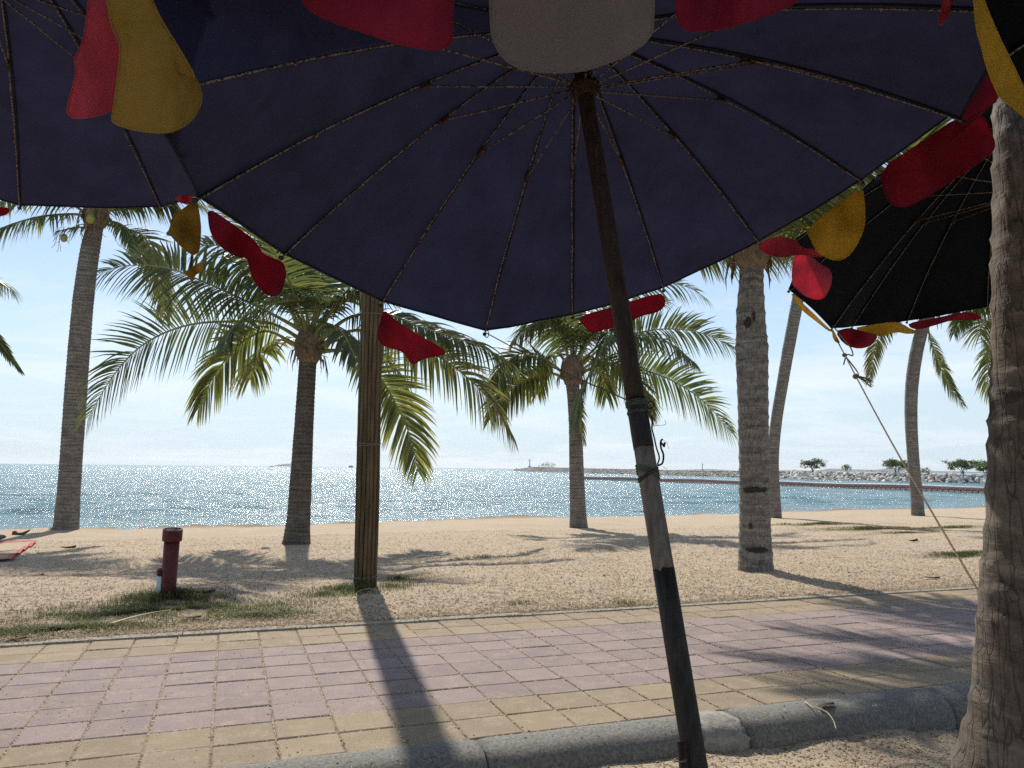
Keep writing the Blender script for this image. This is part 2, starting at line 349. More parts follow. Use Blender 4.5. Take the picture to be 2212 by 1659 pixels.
MT['cord'] = pmat('green_cord', [(.3, (.05, .065, .05)), (.7, (.13, .16, .12))], 60, rough=.9)
MT['rope'] = pmat('jute_rope', [(.3, (.13, .09, .065)), (.7, (.28, .21, .155))], 120, rough=.95, bmp=.6, bdist=.004)
MT['darkcord'] = pmat('dark_twine', [(.3, (.015, .013, .012)), (.7, (.05, .045, .04))], 60, rough=.9)
MT['bamboo'] = pmat('bamboo', [(.25, (.040, .027, .013)), (.5, (.078, .054, .026)), (.75, (.13, .093, .048))], 4, 5, .6, .35, .004, stretch=(5, 5, .35), rand=.3)
MT['wire'] = pmat('wire', [(.3, (.14, .13, .11)), (.7, (.26, .24, .21))], 30, rough=.6)
MT['redpaint'] = pmat('red_paint', [(.28, (.065, .011, .012)), (.6, (.105, .016, .017)), (.78, (.14, .026, .026)), (.86, (.35, .28, .26))], 14, 7, .5, .15, .003)
MT['whitepipe'] = pmat('white_pipe', [(.3, (.42, .45, .45)), (.7, (.66, .68, .67))], 12, 5, .5)
MT['mat_woven'] = None
MT['grass'] = mat_leaf('grass_blade', (.045, .060, .020), (.088, .102, .038), (.26, .225, .10), .3, .6, .25)
MT['litter'] = mat_leaf('dry_flake', (.27, .20, .13), (.50, .405, .295), (.67, .57, .44), .15, 1.0, .05)
MT['stone'] = pmat('pale_stone', [(.3, (.34, .30, .25)), (.7, (.6, .56, .5))], 14, rough=.9, bmp=.4)
MT['deadleaf'] = pmat('dead_leaf', [(.3, (.055, .032, .018)), (.7, (.16, .095, .05))], 20, rough=.8)
MT['straw'] = pmat('straw', [(.3, (.38, .31, .15)), (.7, (.58, .5, .28))], 20, rough=.7)
MT['rock'] = pmat('breakwater_rock', [(.3, (.34, .31, .28)), (.5, (.60, .56, .51)), (.75, (.80, .76, .70))], 1.1, 6, .95, .5, .06, rand=.35)
MT['core'] = pmat('breakwater_core', [(.3, (.10, .09, .08)), (.7, (.24, .22, .19))], .6, 6, .95)
MT['floatred'] = pmat('float_plastic', [(.3, (.40, .12, .09)), (.7, (.52, .18, .13))], 3, rough=.55, rand=.15)
MT['floatpale'] = pmat('float_pale_plastic', [(.3, (.60, .38, .31)), (.7, (.72, .5, .41))], 3, rough=.6, rand=.1)
MT['floatglare'] = pmat('float_top_glare', [(.3, (.62, .62, .62)), (.7, (.8, .8, .8))], 2, rough=.35)  # white that stands in for bright glare along the float tops
MT['sea'] = mat_sea()
MT['farleaf'] = mat_leaf('far_tree_leaf', (.05, .075, .03), (.10, .135, .05), (.18, .20, .075), .3, .6, .2)
MT['twig'] = pmat('far_tree_bark', [(.3, (.05, .042, .035)), (.7, (.12, .10, .085))], 3, rough=.95)
MT['beacon'] = pmat('beacon_paint', [(.3, (.45, .48, .5)), (.7, (.6, .62, .63))], .6, rough=.6)
MT['hill'] = pmat('hill_forest', [(.3, (.045, .065, .04)), (.7, (.08, .10, .06))], .004, rough=1)
MT['boat'] = pmat('boat_paint', [(.3, (.5, .5, .5)), (.7, (.7, .7, .7))], .3, rough=.5)
MT['boatdark'] = pmat('boat_hull_dark', [(.3, (.05, .07, .09)), (.7, (.08, .10, .13))], .3, rough=.5)
MT['skinp'] = pmat('person_clothing', [(.3, (.05, .05, .07)), (.7, (.10, .09, .10))], 3, rough=.9)

# ---------------------------------------------------------------- ground, path, kerbs, sea
GRASS = []   # (centre u, v, ru, rv, count, height)
def grass_spot(x, y, ru, rv, n, h, p=1.0): c = hit(x, y); GRASS.append((c @ UU, c @ VV, ru, rv, n, h, p))
grass_spot(330, 1322, 1.5, .62, 17000, .055)
grass_spot(372, 1290, .55, .40, 5200, .11)
grass_spot(120, 1362, 1.1, .36, 9000, .045)
grass_spot(560, 1330, .9, .40, 3200, .04)
grass_spot(790, 1272, .62, .32, 5200, .09)
grass_spot(720, 1285, .5, .28, 1300, .06)
grass_spot(860, 1250, .5, .4, 700, .05)
grass_spot(1050, 1205, .6, .5, 220, .06); grass_spot(1160, 1330, .25, .15, 110, .06); grass_spot(1350, 1305, .4, .25, 160, .06); grass_spot(1120, 1305, .3, .2, 120, .05)
grass_spot(1760, 1133, 2.2, .45, 4500, .08); grass_spot(1880, 1142, 2.2, .6, 8000, .08); grass_spot(2060, 1140, 1.6, .5, 3500, .07); grass_spot(1960, 1152, 1.5, .4, 2500, .06)
grass_spot(2085, 1200, .8, .35, 5000, .08); grass_spot(1500, 1175, 1.5, .7, 160, .05)
def grass_density(u, v):
    d = np.zeros_like(u)
    for cu, cv, ru, rv, n, h, p in GRASS:
        q = ((u - cu) / ru) ** 2 + ((v - cv) / rv) ** 2
        d = np.maximum(d, np.exp(-q * 1.3) * min(1, n / (900 * ru * rv * 4)))
    return np.clip(d * (1 + .5 * vnoise(u * 5, v * 6)), 0, 1)
def axis_grid(a, b, fine0, fine1, s0, s1):
    """coordinates from a to b with step s0 inside [fine0, fine1], growing outside up to s1"""
    mid = list(np.arange(fine0, fine1, s0)); q = fine1; s = s0; right = []
    while q < b: right.append(q); s = min(s * 1.08, s1); q += s
    right.append(b); q = fine0; s = s0; left = []
    while q > a: s = min(s * 1.08, s1); q -= s; left.append(max(q, a))
    return np.array(sorted(set(left)) + mid + right)
def build_ground():
    us = axis_grid(-60, 90, -3.5, 9, .045, 3)
    va = axis_grid(-50, KF + .05, 2.6, KF + .05, .04, 3); va = va[va <= KF + .05]
    vb = np.array([KF + .0999, KF + .1001, 4.6, 5.5, 6.5, PE + .1099, PE + .1101])
    vc = axis_grid(PE + .13, 45, PE + .13, 14, .05, .8); vc = vc[vc > PE + .12]
    vv = np.unique(np.concatenate([va, vb, vc]))
    U, Vv = np.meshgrid(us, vv); Z = ground_uv(U, Vv)
    P = U[..., None] * UU + Vv[..., None] * VV; P[..., 2] = Z
    n, k = U.shape; idx = np.arange(n * k).reshape(n, k)
    f = np.stack([idx[:-1, :-1], idx[:-1, 1:], idx[1:, 1:], idx[1:, :-1]], -1).reshape(-1, 4)
    me = bpy.data.meshes.new('beach_sand'); me.from_pydata(P.reshape(-1, 3).tolist(), [], f.tolist()); me.shade_smooth(); me.materials.append(MT['sand'])
    t = me.attributes.new('tint', 'FLOAT', 'POINT'); t.data.foreach_set('value', (grass_density(U, Vv).ravel() * .8).astype(np.float32))
    w = me.attributes.new('wet', 'FLOAT', 'POINT'); d = Vv - shore(U) + .25 * vnoise(U * .8, U * .3 + 4)
    w.data.foreach_set('value', np.clip((d + .9) / .7, 0, 1).ravel().astype(np.float32) * .8)
    tag(put('beach_sand', me), 'pale dry sand of the beach on both sides of the footpath', kind='structure')
build_ground()

def build_path():
    root = empty('footpath', uv(3, 5.5), 'footpath of square purple tiles edged with yellow tiles', kind='structure')
    def tile_mesh(name, mat):
        a, b = (PU - .009) / 2, (PV - .009) / 2; e = .006; V = []
        for x, y, z in ((a, b, -.03), (a, b, -.004), (a - e, b - e, 0)):
            V += [(-x, -y, z), (x, -y, z), (x, y, z), (-x, y, z)]
        f = [(8, 9, 10, 11)]
        for k in (0, 4): f += [(k + i, k + (i + 1) % 4, k + 4 + (i + 1) % 4, k + 4 + i) for i in range(4)]
        return make_mesh(name, V, f, mat)
    mp, my = tile_mesh('purple_tile', MT['purple']), tile_mesh('yellow_tile', MT['yellow'])
    cells = []
    for r in range(10):
        for k in range(-22, 62):
            u = -.02 + PU * (k + .5); v = KB + PV * (r + .5); p = uv(u, v); d = p - EYE; z = d @ FW
            x, y = CX + F * (d @ RT) / z, CY - F * (d @ UP) / z
            vis = z > 0 and -40 < x < 2160 and y < 1700
            cells.append((0 if vis else 1, z if vis else np.linalg.norm(p), r, u, v))
    cells.sort(); rest = {0: MB(), 1: MB()}
    lr = random.Random(5)
    for n, (hid, z, r, u, v) in enumerate(cells):
        yel = r < 2 or r > 7; me = my if yel else mp
        dz = lr.uniform(-.003, .0025); rx, ry, rz = (lr.uniform(-.008, .008) for _ in range(3))
        if n < 300:
            o = put('paving_tile', me, root, uv(u, v, dz) - uv(3, 5.5)); o.rotation_euler = (rx, ry, TH + rz * .6)
        else:
            V = np.array([q.co[:] for q in me.vertices]); rest[int(yel)].add(V[:, :1] * UU + V[:, 1:2] * VV + V[:, 2:] * V3(0, 0, 1) + uv(u, v, dz), [tuple(q.vertices) for q in me.polygons])
    for k, nm in ((0, 'purple'), (1, 'yellow')):
        tag(rest[k].obj('paving_tile_field', MT[nm], root), kind='stuff')
build_path()

def build_kerbs():
    root = empty('near_kerb', uv(3, 3.85), 'rounded grey concrete kerb along the near side of the footpath', kind='structure')
    prof = [(KB - .006, -.16), (KB - .006, .004)] + [(KB - .03 - .25 * t, .012 + .01 * math.sin(t * 3.1)) for t in (0, .3)] + \
           [(KF + .14 - .14 * math.sin(a), -.125 + .14 * math.cos(a)) for a in np.linspace(.15, math.pi / 2, 7)] + [(KF - .004, -.28)]
    for u0 in np.arange(-10.9, 22, 1.52):
        jit = random.uniform(-.006, .006); us = np.linspace(u0 + .006, u0 + 1.514, 22); V = []
        for i, u in enumerate(us):
            k = .010 if i in (0, len(us) - 1) else 0
            for j, (v, z) in enumerate(prof): V.append(uv(u, v + (k if j > 3 else 0) + .004 * mnoise.noise((u * 3, j, 1)), z - k + jit + .003 * mnoise.noise((u * 4, j * .7, 9))))
        m = len(prof); f = [(i * m + j, i * m + j + 1, (i + 1) * m + j + 1, (i + 1) * m + j) for i in range(len(us) - 1) for j in range(m - 1)]
        f += [tuple(range(m - 1, -1, -1)), tuple((len(us) - 1) * m + j for j in range(m))]
        obj('kerb_stone', V, f, MT['kerb'], root, smooth=True)
    # mortar patch over the broken joint
    V = []; n = 14; m = len(prof)
    for i, u in enumerate(np.linspace(2.44, 2.76, n)):
        for j, (v, z) in enumerate(prof[2:]):
            e = .0018 if 1 < i < n - 2 else -.006; lo = .05 * mnoise.noise((j * .9, 3.1, 0)) * (1 if i < n / 2 else -1) * (i in (0, 1, n - 1, n - 2))
            V.append(uv(u + lo, v - e * (j > 2) + .006 * mnoise.noise((u * 9, j, 4)), z + e + .008 * mnoise.noise((u * 11, j * .8, 2))))
    m -= 2; tag(obj('mortar_patch', V, [(i * m + j, i * m + j + 1, (i + 1) * m + j + 1, (i + 1) * m + j) for i in range(n - 1) for j in range(m - 1)], MT['mortar'], root, smooth=True), 'pale cracked mortar patch')
    root2 = empty('far_kerb', uv(3, PE + .06), 'narrow grey concrete edging between the tiles and the beach', kind='structure')
    for u0 in np.arange(-8.3, 20, 1.0):
        z = random.uniform(-.006, .006)
        for_v = []
        c = uv(u0 + .5, PE + .068, .0 + z); v, f = box(c, UU * .496, VV * .058, V3(0, 0, .03)); v[:, 2] -= .018; obj('edging_stone', v, f, MT['edging'], root2)
build_kerbs()

def build_sea():
    rows = 560; Y = 15 * (14000 / 15) ** (np.arange(rows) / (rows - 1)); th = np.concatenate([np.linspace(-80, -42, 40)[:-1], np.linspace(-42, 42, 330), np.linspace(42, 80, 40)[1:]]) * math.pi / 180
    R_, T_ = np.meshgrid(Y, th, indexing='ij'); X = R_ * np.sin(T_) / np.cos(np.clip(T_, -.9, .9)); Yy = R_ * np.cos(T_) / np.cos(np.clip(T_, -.9, .9)); Z = np.full_like(X, SEA)
    step = np.gradient(Y)[:, None]; SHF = np.clip((X * VV[0] + Yy * VV[1] - shore(X * UU[0] + Yy * UU[1]) - .3) / 7, .06, 1)
    w = np.random.default_rng(11)
    for lam, amp, k in ((6.5, .05, 3), (3.1, .055, 5), (1.7, .048, 6), (1.0, .034, 7), (.62, .018, 6)):
        for _ in range(k):
            a = -math.pi / 2 + TH * .5 + w.normal(0, .32); ph = w.random() * 9; l = lam * w.uniform(.8, 1.25); kx, ky = math.cos(a) * 2 * math.pi / l, math.sin(a) * 2 * math.pi / l
            mod = 1 + .6 * vnoise(X / (l * 5) + ph * 7, Yy / (l * 3) + ph)
            s = np.sin(kx * X + ky * Yy + ph); Z += amp / k ** .5 * mod * (s + .35 * s * s) * np.clip((l / step - 2.0) / 2, 0, 1) * SHF
    n, k = X.shape; idx = np.arange(n * k).reshape(n, k)
    f = np.stack([idx[:-1, :-1], idx[:-1, 1:], idx[1:, 1:], idx[1:, :-1]], -1).reshape(-1, 4)
    me = bpy.data.meshes.new('sea_water'); me.from_pydata(np.stack([X, Yy, Z], -1).reshape(-1, 3).tolist(), [], f.tolist()); me.shade_smooth(); me.materials.append(MT['sea'])
    tag(put('sea_water', me), 'rippled blue green sea glittering in the sun', kind='structure')
build_sea()

# ---------------------------------------------------------------- palms
def trunk_mesh(path, radii, ring=.10, amp=.035, n=28, seed=0, slant=.25, lump=.02, lip=.5):
    path = np.asarray(path, float); C_ = catmull(path, 200); seg = np.linalg.norm(np.diff(C_, axis=0), axis=1); S = np.concatenate([[0], np.cumsum(seg)])
    rs = np.interp(np.linspace(0, 1, 200), np.linspace(0, 1, len(radii)), radii)
    lr = np.random.default_rng(seed); levels = [0.0]; s = 0
    while s < S[-1]:
        d = ring * lr.uniform(.6, 1.4); levels += [s + d * .18, s + d * .55, s + d * .88, s + d]; s += d
    kinds = [2] + [0, 1, 2, 3] * ((len(levels) - 1) // 4)
    V = []; TI = []; a = np.arange(n) * 2 * math.pi / n
    bias = {0: -.4, 1: -.1, 2: .75, 3: .1}
    for s_, k_ in zip(levels, kinds):
        s_ = min(s_, S[-1]); c = np.array([np.interp(s_, S, C_[:, i]) for i in range(3)]); r = np.interp(s_, S, rs)
        t = nz(np.array([np.interp(s_ + .05, S, C_[:, i]) - np.interp(s_ - .05, S, C_[:, i]) for i in range(3)])); sd, b = frame_of(t, V3(0, 1, 0))
        jit = np.array([mnoise.noise((math.cos(q) * 1.7, math.sin(q) * 1.7, s_ * 3.3 + seed * 7)) for q in a])
        jit2 = np.array([mnoise.noise((math.cos(q) * 5, math.sin(q) * 5, s_ * 9 + seed * 3)) for q in a])
        rr = r * (1 + amp * bias[k_] * (1 + .8 * jit) + lump * jit + amp * .35 * jit2)
        lev = lr.uniform(.5, 1.2); TI.append(np.clip({0: .85, 1: .22, 2: .0, 3: .5}[k_] * lev + .25 * jit + .2 * jit2, 0, 1))
        off = ring * slant * (np.cos(a + s_ * 1.3) * .5 + jit)
        V.append(c + rr[:, None] * (np.cos(a)[:, None] * sd + np.sin(a)[:, None] * b) + off[:, None] * t)
    k = len(V); f = [(i * n + j, i * n + (j + 1) % n, (i + 1) * n + (j + 1) % n, (i + 1) * n + j) for i in range(k - 1) for j in range(n)]
    f.append(tuple((k - 1) * n + j for j in range(n)))
    return np.concatenate(V), f, np.concatenate(TI)
def frond_mesh(ctrl, n=78, lmax=1.1, roll=0.0, droop=1.0, width=.0345, start=.17, seed=0, tint0=.45, ragged=.08, vee=.22, phi=(80, 34)):
    n = int(n * .9)
    lr = np.random.default_rng(seed); P = catmull(ctrl, 90); seg = np.linalg.norm(np.diff(P, axis=0), axis=1); S = np.concatenate([[0], np.cumsum(seg)]); S /= S[-1]
    T = np.gradient(P, axis=0); T /= np.linalg.norm(T, axis=1)[:, None]
    side = np.cross(T, V3(0, 0, 1)); ln = np.linalg.norm(side, axis=1)[:, None]; side = np.where(ln > .15, side / np.maximum(ln, 1e-6), np.nan)
    good = ~np.isnan(side[:, 0])
    for i in range(3): side[:, i] = np.interp(np.arange(90), np.nonzero(good)[0], side[good, i])
    side /= np.linalg.norm(side, axis=1)[:, None]; nrm = np.cross(side, T)
    sr, cr = math.sin(roll), math.cos(roll); side, nrm = side * cr + nrm * sr, nrm * cr - side * sr
    Vs, Fs, Ts, base = [], [], [], 0
    for sg in (-1, 1):
        s = np.clip(start + (1 - start) * (np.arange(n) + lr.uniform(-.22, .22, n)) / n, 0, .999)
        s = s[lr.random(n) > ragged]; m = len(s)
        g = lambda A: np.stack([np.interp(s, S, A[:, i]) for i in range(3)], -1)
        p0, t, sd, nm = g(P), g(T), g(side), g(nrm)
        q = (s - start) / (1 - start)
        L = lmax * np.interp(q, [0, .1, .35, .65, .88, 1], [.45, .75, 1.0, .92, .62, .38]) * lr.uniform(.88, 1.1, m)
        ph = np.radians(np.interp(q, [0, .3, 1], [phi[0], phi[0] * .78 + phi[1] * .22, phi[1]]) + lr.normal(0, 2.6, m))
        be = vee + lr.normal(0, .07, m)
        d = t * np.cos(ph)[:, None] + (sd * sg * np.cos(be)[:, None] + nm * np.sin(be)[:, None]) * np.sin(ph)[:, None]
        n2 = np.cross(t, d) * sg; n2 /= np.linalg.norm(n2, axis=1)[:, None]
        dr = .62 * droop * lr.uniform(.7, 1.3, m) * np.where(d[:, 2] > .15, .55, np.where(d[:, 2] > -.1, 1.2, 1.7)); pts = [p0]; dirs = []
        K = 6
        for k in range(K):
            tau = (k + .5) / K; dd = d + V3(0, 0, -1) * (dr * (tau * 1.5 + .08))[:, None] + lr.normal(0, .03, (m, 3)); dd /= np.linalg.norm(dd, axis=1)[:, None]
            pts.append(pts[-1] + dd * (L / K)[:, None]); dirs.append(dd)
        dirs.append(dirs[-1]); wv = [.55, 1.0, 1.0, .85, .62, .36, .05]; tw = lr.normal(0, .22, m)
        ti = np.clip(tint0 + lr.normal(0, .13, m), 0, .85); row = []
        for k in range(K + 1):
            w = np.cross(n2, dirs[k]); w /= np.maximum(np.linalg.norm(w, axis=1)[:, None], 1e-6); w = w * np.cos(tw)[:, None] + n2 * np.sin(tw)[:, None]
            h = (width * wv[k] * np.clip(L / lmax, .5, 1))[:, None]; row += [pts[k] - w * h, pts[k] + w * h]
        V = np.stack(row, 1).reshape(-1, 3); Vs.append(V)
        Ts.append(np.stack([np.clip(ti + .28 * max(0, (k // 2) - 4.2), 0, 1) for k in range(2 * K + 2)], 1).ravel())
        st = np.arange(m) * (2 * K + 2) + base
        for k in range(K): Fs.append(np.stack([st + 2 * k, st + 2 * k + 1, st + 2 * k + 3, st + 2 * k + 2], -1))
        base += len(V)
    return P, S, np.concatenate(Vs), np.concatenate(Fs), np.concatenate(Ts)
def add_frond(tree, origin, ctrl, mat='leaf', rr=.042, **kw):
    P, S, V, Fc, T = frond_mesh(ctrl, **kw)
    rad = rr * np.interp(S, [0, .06, .2, 1], [1.9, 1.15, .75, .12])
    rv, rf = tube(P[::2], rad[::2], 6)
    o = obj('frond', rv, rf, MT['rachis'], tree, True, origin)
    me = make_mesh('leaflets', V - origin, Fc, MT[mat], False, T)
    l = put('leaflets', me, o); return o
def auto_ctrl(c, az, e0, length, sag, k=6):
    """a frond that leaves the crown at elevation e0 and bends over"""
    p = np.array(c, float); out = [p.copy()]; d = V3(math.sin(az), math.cos(az), 0)
    for i in range(k):
        e = e0 - sag * ((i + .6) / k) ** 1.25
        p = p + (d * math.cos(e) + V3(0, 0, 1) * math.sin(e)) * length / k; out.append(p.copy())
    return out
def crown_boss(tree, origin, c, r, h, seed, axis=V3(0, 0, 1)):
    prof = [(r * .95, -.25 * h), (r * 1.35, 0), (r * 1.55, .25 * h), (r * 1.5, .55 * h), (r * 1.2, .85 * h), (r * .7, h)]
    v, f = lathe(prof, 22, c, axis); lr = np.random.default_rng(seed)
    for i in range(len(v)):
        q = v[i] - c; v[i] = c + q * (1 + .16 * mnoise.noise((q[0] * 9, q[1] * 9, q[2] * 5 + seed)))
    obj('crown_fibre', v, f, MT['fibre'], tree, True, origin)
    mb = MB()
    for k in range(26):                       # torn husk strips hanging off the crown
        a = lr.uniform(0, 6.28); o_ = V3(math.cos(a), math.sin(a), 0); p = c + o_ * r * 1.3 + V3(0, 0, h * lr.uniform(-.1, .5)); l = r * lr.uniform(.9, 2.6)
        pts = [p, p + o_ * l * .3 + V3(0, 0, -.1 * l), p + o_ * l * .42 + V3(0, 0, -.6 * l), p + o_ * l * .4 + V3(0, 0, -l)]
        w = np.cross(o_, V3(0, 0, 1)) * r * lr.uniform(.06, .32); V = []
        for j, q in enumerate(pts): V += [q - w * (1, .9, .6, .1)[j], q + w * (1, .9, .6, .1)[j]]
        mb.add(V, [(2 * j, 2 * j + 1, 2 * j + 3, 2 * j + 2) for j in range(3)])
    mb.obj('husk_strips', MT['fibre'], tree, False, origin)
def palm(base_px, path_px, widths_px, label, seed, mat='bark', ring=.10, amp=.035, fronds_px=(), autos=(), crown_px=None, base=None, depth=None, n=28, sink=.12, boss=True, group='coconut palms on the beach', extra=None, nleaf=80, lmax=1.1, **tk):
    b = hit(*base_px) if base is None else np.asarray(base, float)
    dep = (b - EYE) @ FW if depth is None else depth
    tree = empty('palm_tree', b, label, 'palm tree', group)
    pts = [b + V3(0, 0, -sink)] + [at(x, y, dep) for x, y in path_px]
    rad = [w / 2 / F * dep for w in widths_px]
    if base is None: rad[0] *= 1.22; rad[1] *= 1.08
    v, f, ti = trunk_mesh(pts, rad, ring, amp, n, seed, **tk)
    obj('trunk', v, f, MT[mat], tree, True, b, ti)
    c = at(*crown_px, dep) if crown_px else pts[-1]
    if boss: crown_boss(tree, b, pts[-1] + V3(0, 0, -.05), rad[-1] * 1.02, rad[-1] * 3.2, seed)
    for i, spec in enumerate(fronds_px):
        px, dd, kw = spec; k = len(px)
        ctrl = [at(x, y, dep + dd * (j / (k - 1)) ** 1.3) for j, (x, y) in enumerate(px)]
        kw = dict(kw); kw.setdefault('seed', seed * 31 + i); kw.setdefault('n', nleaf); kw['lmax'] = kw['lmax'] * 1.28 if 'lmax' in kw else lmax
        add_frond(tree, b, ctrl, **kw)
    lr = random.Random(seed)
    for i, (az, e0, ln, sag) in enumerate(autos):
        add_frond(tree, b, auto_ctrl(c, math.radians(az), math.radians(e0), ln, math.radians(sag)), seed=seed * 57 + i, n=nleaf - 8, lmax=lmax, roll=lr.uniform(-.5, .5), droop=lr.uniform(.7, 1.2), tint0=lr.uniform(.3, .55))
    return tree, b, dep, c
def ring_of(n, e, ln, sag, a0=0, skip=lambda a: False, seed=0):
    lr = random.Random(seed); out = []
    for k in range(n):
        a = a0 + 360 * k / n + lr.uniform(-12, 12)
        if not skip(a % 360): out.append((a, e + lr.uniform(-9, 9), ln * lr.uniform(.88, 1.1), sag + lr.uniform(-10, 10)))
    return out

# left tall palm
t1, b1, d1, c1 = palm((140, 1143), [(143, 1138), (149, 1060), (156, 960), (163, 860), (171, 750), (181, 640), (194, 545), (203, 500), (206, 478)], [52, 47, 45, 44, 44, 43, 41, 38, 34, 33],
    'tall coconut palm with green coconuts, left of the red post at the water', 1, fronds_px=[
    ([(206, 476), (165, 463), (100, 466), (45, 478), (-10, 500), (-70, 545)], -.6, dict(roll=.2, droop=2.2, tint0=.5)),
    ([(206, 474), (150, 440), (80, 425), (10, 432), (-60, 470)], .8, dict(roll=.3, droop=2.0)),
    ([(208, 480), (262, 492), (302, 505), (322, 530), (338, 585), (350, 640), (356, 690)], -.5, dict(roll=-.5, droop=1.2, mat='leaf_dry', tint0=.55, lmax=.75)),
    ([(210, 470), (280, 430), (350, 430), (400, 470)], .8, dict(roll=.2, droop=1.4)),
    ([(206, 482), (190, 490), (160, 492), (120, 500)], -.6, dict(n=26, lmax=.35, mat='leaf_dry', tint0=.7, droop=1.6)),
    ([(210, 484), (235, 478), (262, 485), (285, 512), (296, 545)], -1.0, dict(n=50, lmax=.5, mat='leaf_pale', tint0=.6, droop=2.4)),
    ], autos=ring_of(9, 55, 3.6, 75, 10, seed=1))
def coconut(tree, b, p, r, seed):
    v = ICO2_V * V3(r * .88, r * .88, r * 1.12)
    v = np.array([q * (1 + .05 * mnoise.noise(tuple(q * 9 + seed))) for q in v]) + p
    o = obj('coconut', v, ICO2_F, MT['coconut'], tree, True, b)
    sv, sf = tube(catmull([p + V3(0, 0, r), p + V3(.02, 0, r * 1.9), p + V3(.10, .05, r * 3.0)], 6), .012, 5); obj('stalk', sv, sf, MT['rachis'], o, False, b)
    return o
coconut(t1, b1, at(196, 473, d1 - .45), .135, 1); coconut(t1, b1, at(138, 514, d1 - .5), .11, 2)
# dry twiggy strings below that crown
mb = MB(); lr = random.Random(4)
for k in range(34):
    x = lr.uniform(120, 300); p = at(x, lr.uniform(480, 500) + abs(x - 205) * .12, d1 - lr.uniform(.1, .5)); l = lr.uniform(.15, .5); sx = lr.uniform(-.15, .15)
    mb.add(*tube([p, p + V3(sx * .4, 0, -.4 * l), p + V3(sx, .03, -.8 * l), p + V3(sx * 1.6, 0, -l)], .006, 4))
mb.obj('dry_strings', MT['fibre'], t1, False, b1)

# second palm
CAMN = dict(droop=1.15)
palm((640, 1173), [(641, 1168), (645, 1120), (651, 1020), (656, 930), (660, 860), (664, 795), (667, 765)], [60, 54, 50, 45, 41, 38, 37, 38],
    'stout leaning coconut palm with wide low crown between the red post and bamboo post', 2, mat='bark_dark', fronds_px=[
    ([(664, 742), (590, 700), (507, 694), (403, 703), (313, 742), (248, 807), (188, 905)], -.3, dict(roll=1.15, droop=.75, lmax=1.0, n=92, tint0=.32, phi=(84, 40), width=.024)),
    ([(655, 715), (600, 685), (537, 653), (432, 605), (355, 578), (270, 574), (212, 590)], .6, dict(roll=.9, droop=.9, n=86, tint0=.38, lmax=.95)),
    ([(676, 705), (690, 660), (655, 648), (611, 650), (552, 668), (500, 712), (482, 755)], -2.2, dict(roll=-.2, droop=1.4, n=84, mat='leaf_pale', lmax=.62, tint0=.4)),
    ([(645, 748), (581, 716), (537, 730), (505, 757), (462, 812), (427, 886)], -.8, dict(roll=-.7, droop=1.3, n=76, tint0=.6, lmax=.85)),
    ([(645, 705), (605, 625), (545, 563), (472, 531), (415, 535)], .9, dict(roll=.9, droop=1.3, n=66)),
    ([(668, 715), (655, 640), (625, 570), (590, 520)], .5, dict(roll=.5, droop=.9, n=60)),
    ([(676, 712), (686, 630), (705, 570), (735, 520)], .9, dict(roll=-.4, droop=.9, n=60)),
    ([(690, 720), (725, 660), (772, 630), (830, 640)], -.6, dict(roll=-.3, droop=1.5, n=60)),
    ([(690, 735), (757, 685), (837, 680), (900, 704), (970, 726), (1045, 752), (1112, 790)], -.6, dict(roll=-.5, droop=2.2, n=90, tint0=.45, lmax=.85)),
    ([(692, 748), (757, 715), (827, 722), (937, 765), (1005, 812), (1060, 868), (1108, 945)], .5, dict(roll=-.8, droop=1.7, n=92, tint0=.62, lmax=.95, phi=(82, 38))),
    ([(690, 758), (750, 760), (800, 790), (838, 842), (868, 900), (890, 955), (903, 1020)], -.5, dict(roll=-.9, droop=.75, n=80, tint0=.6, lmax=.85, phi=(80, 36))),
    ([(688, 755), (730, 735), (790, 745), (850, 790), (880, 850)], 1.6, dict(roll=-.5, droop=1.5, n=64, tint0=.4)),
    ([(650, 750), (600, 735), (560, 765), (540, 820)], 1.4, dict(roll=.4, droop=1.6, n=60, tint0=.55)),
    ([(672, 740), (700, 700), (740, 720), (770, 780)], -2.0, dict(roll=.1, droop=1.4, n=56, mat='leaf_pale', tint0=.5, lmax=.6)),
    ], autos=ring_of(4, 62, 3.6, 55, 20, seed=3), crown_px=(668, 735), ring=.085, amp=.03)

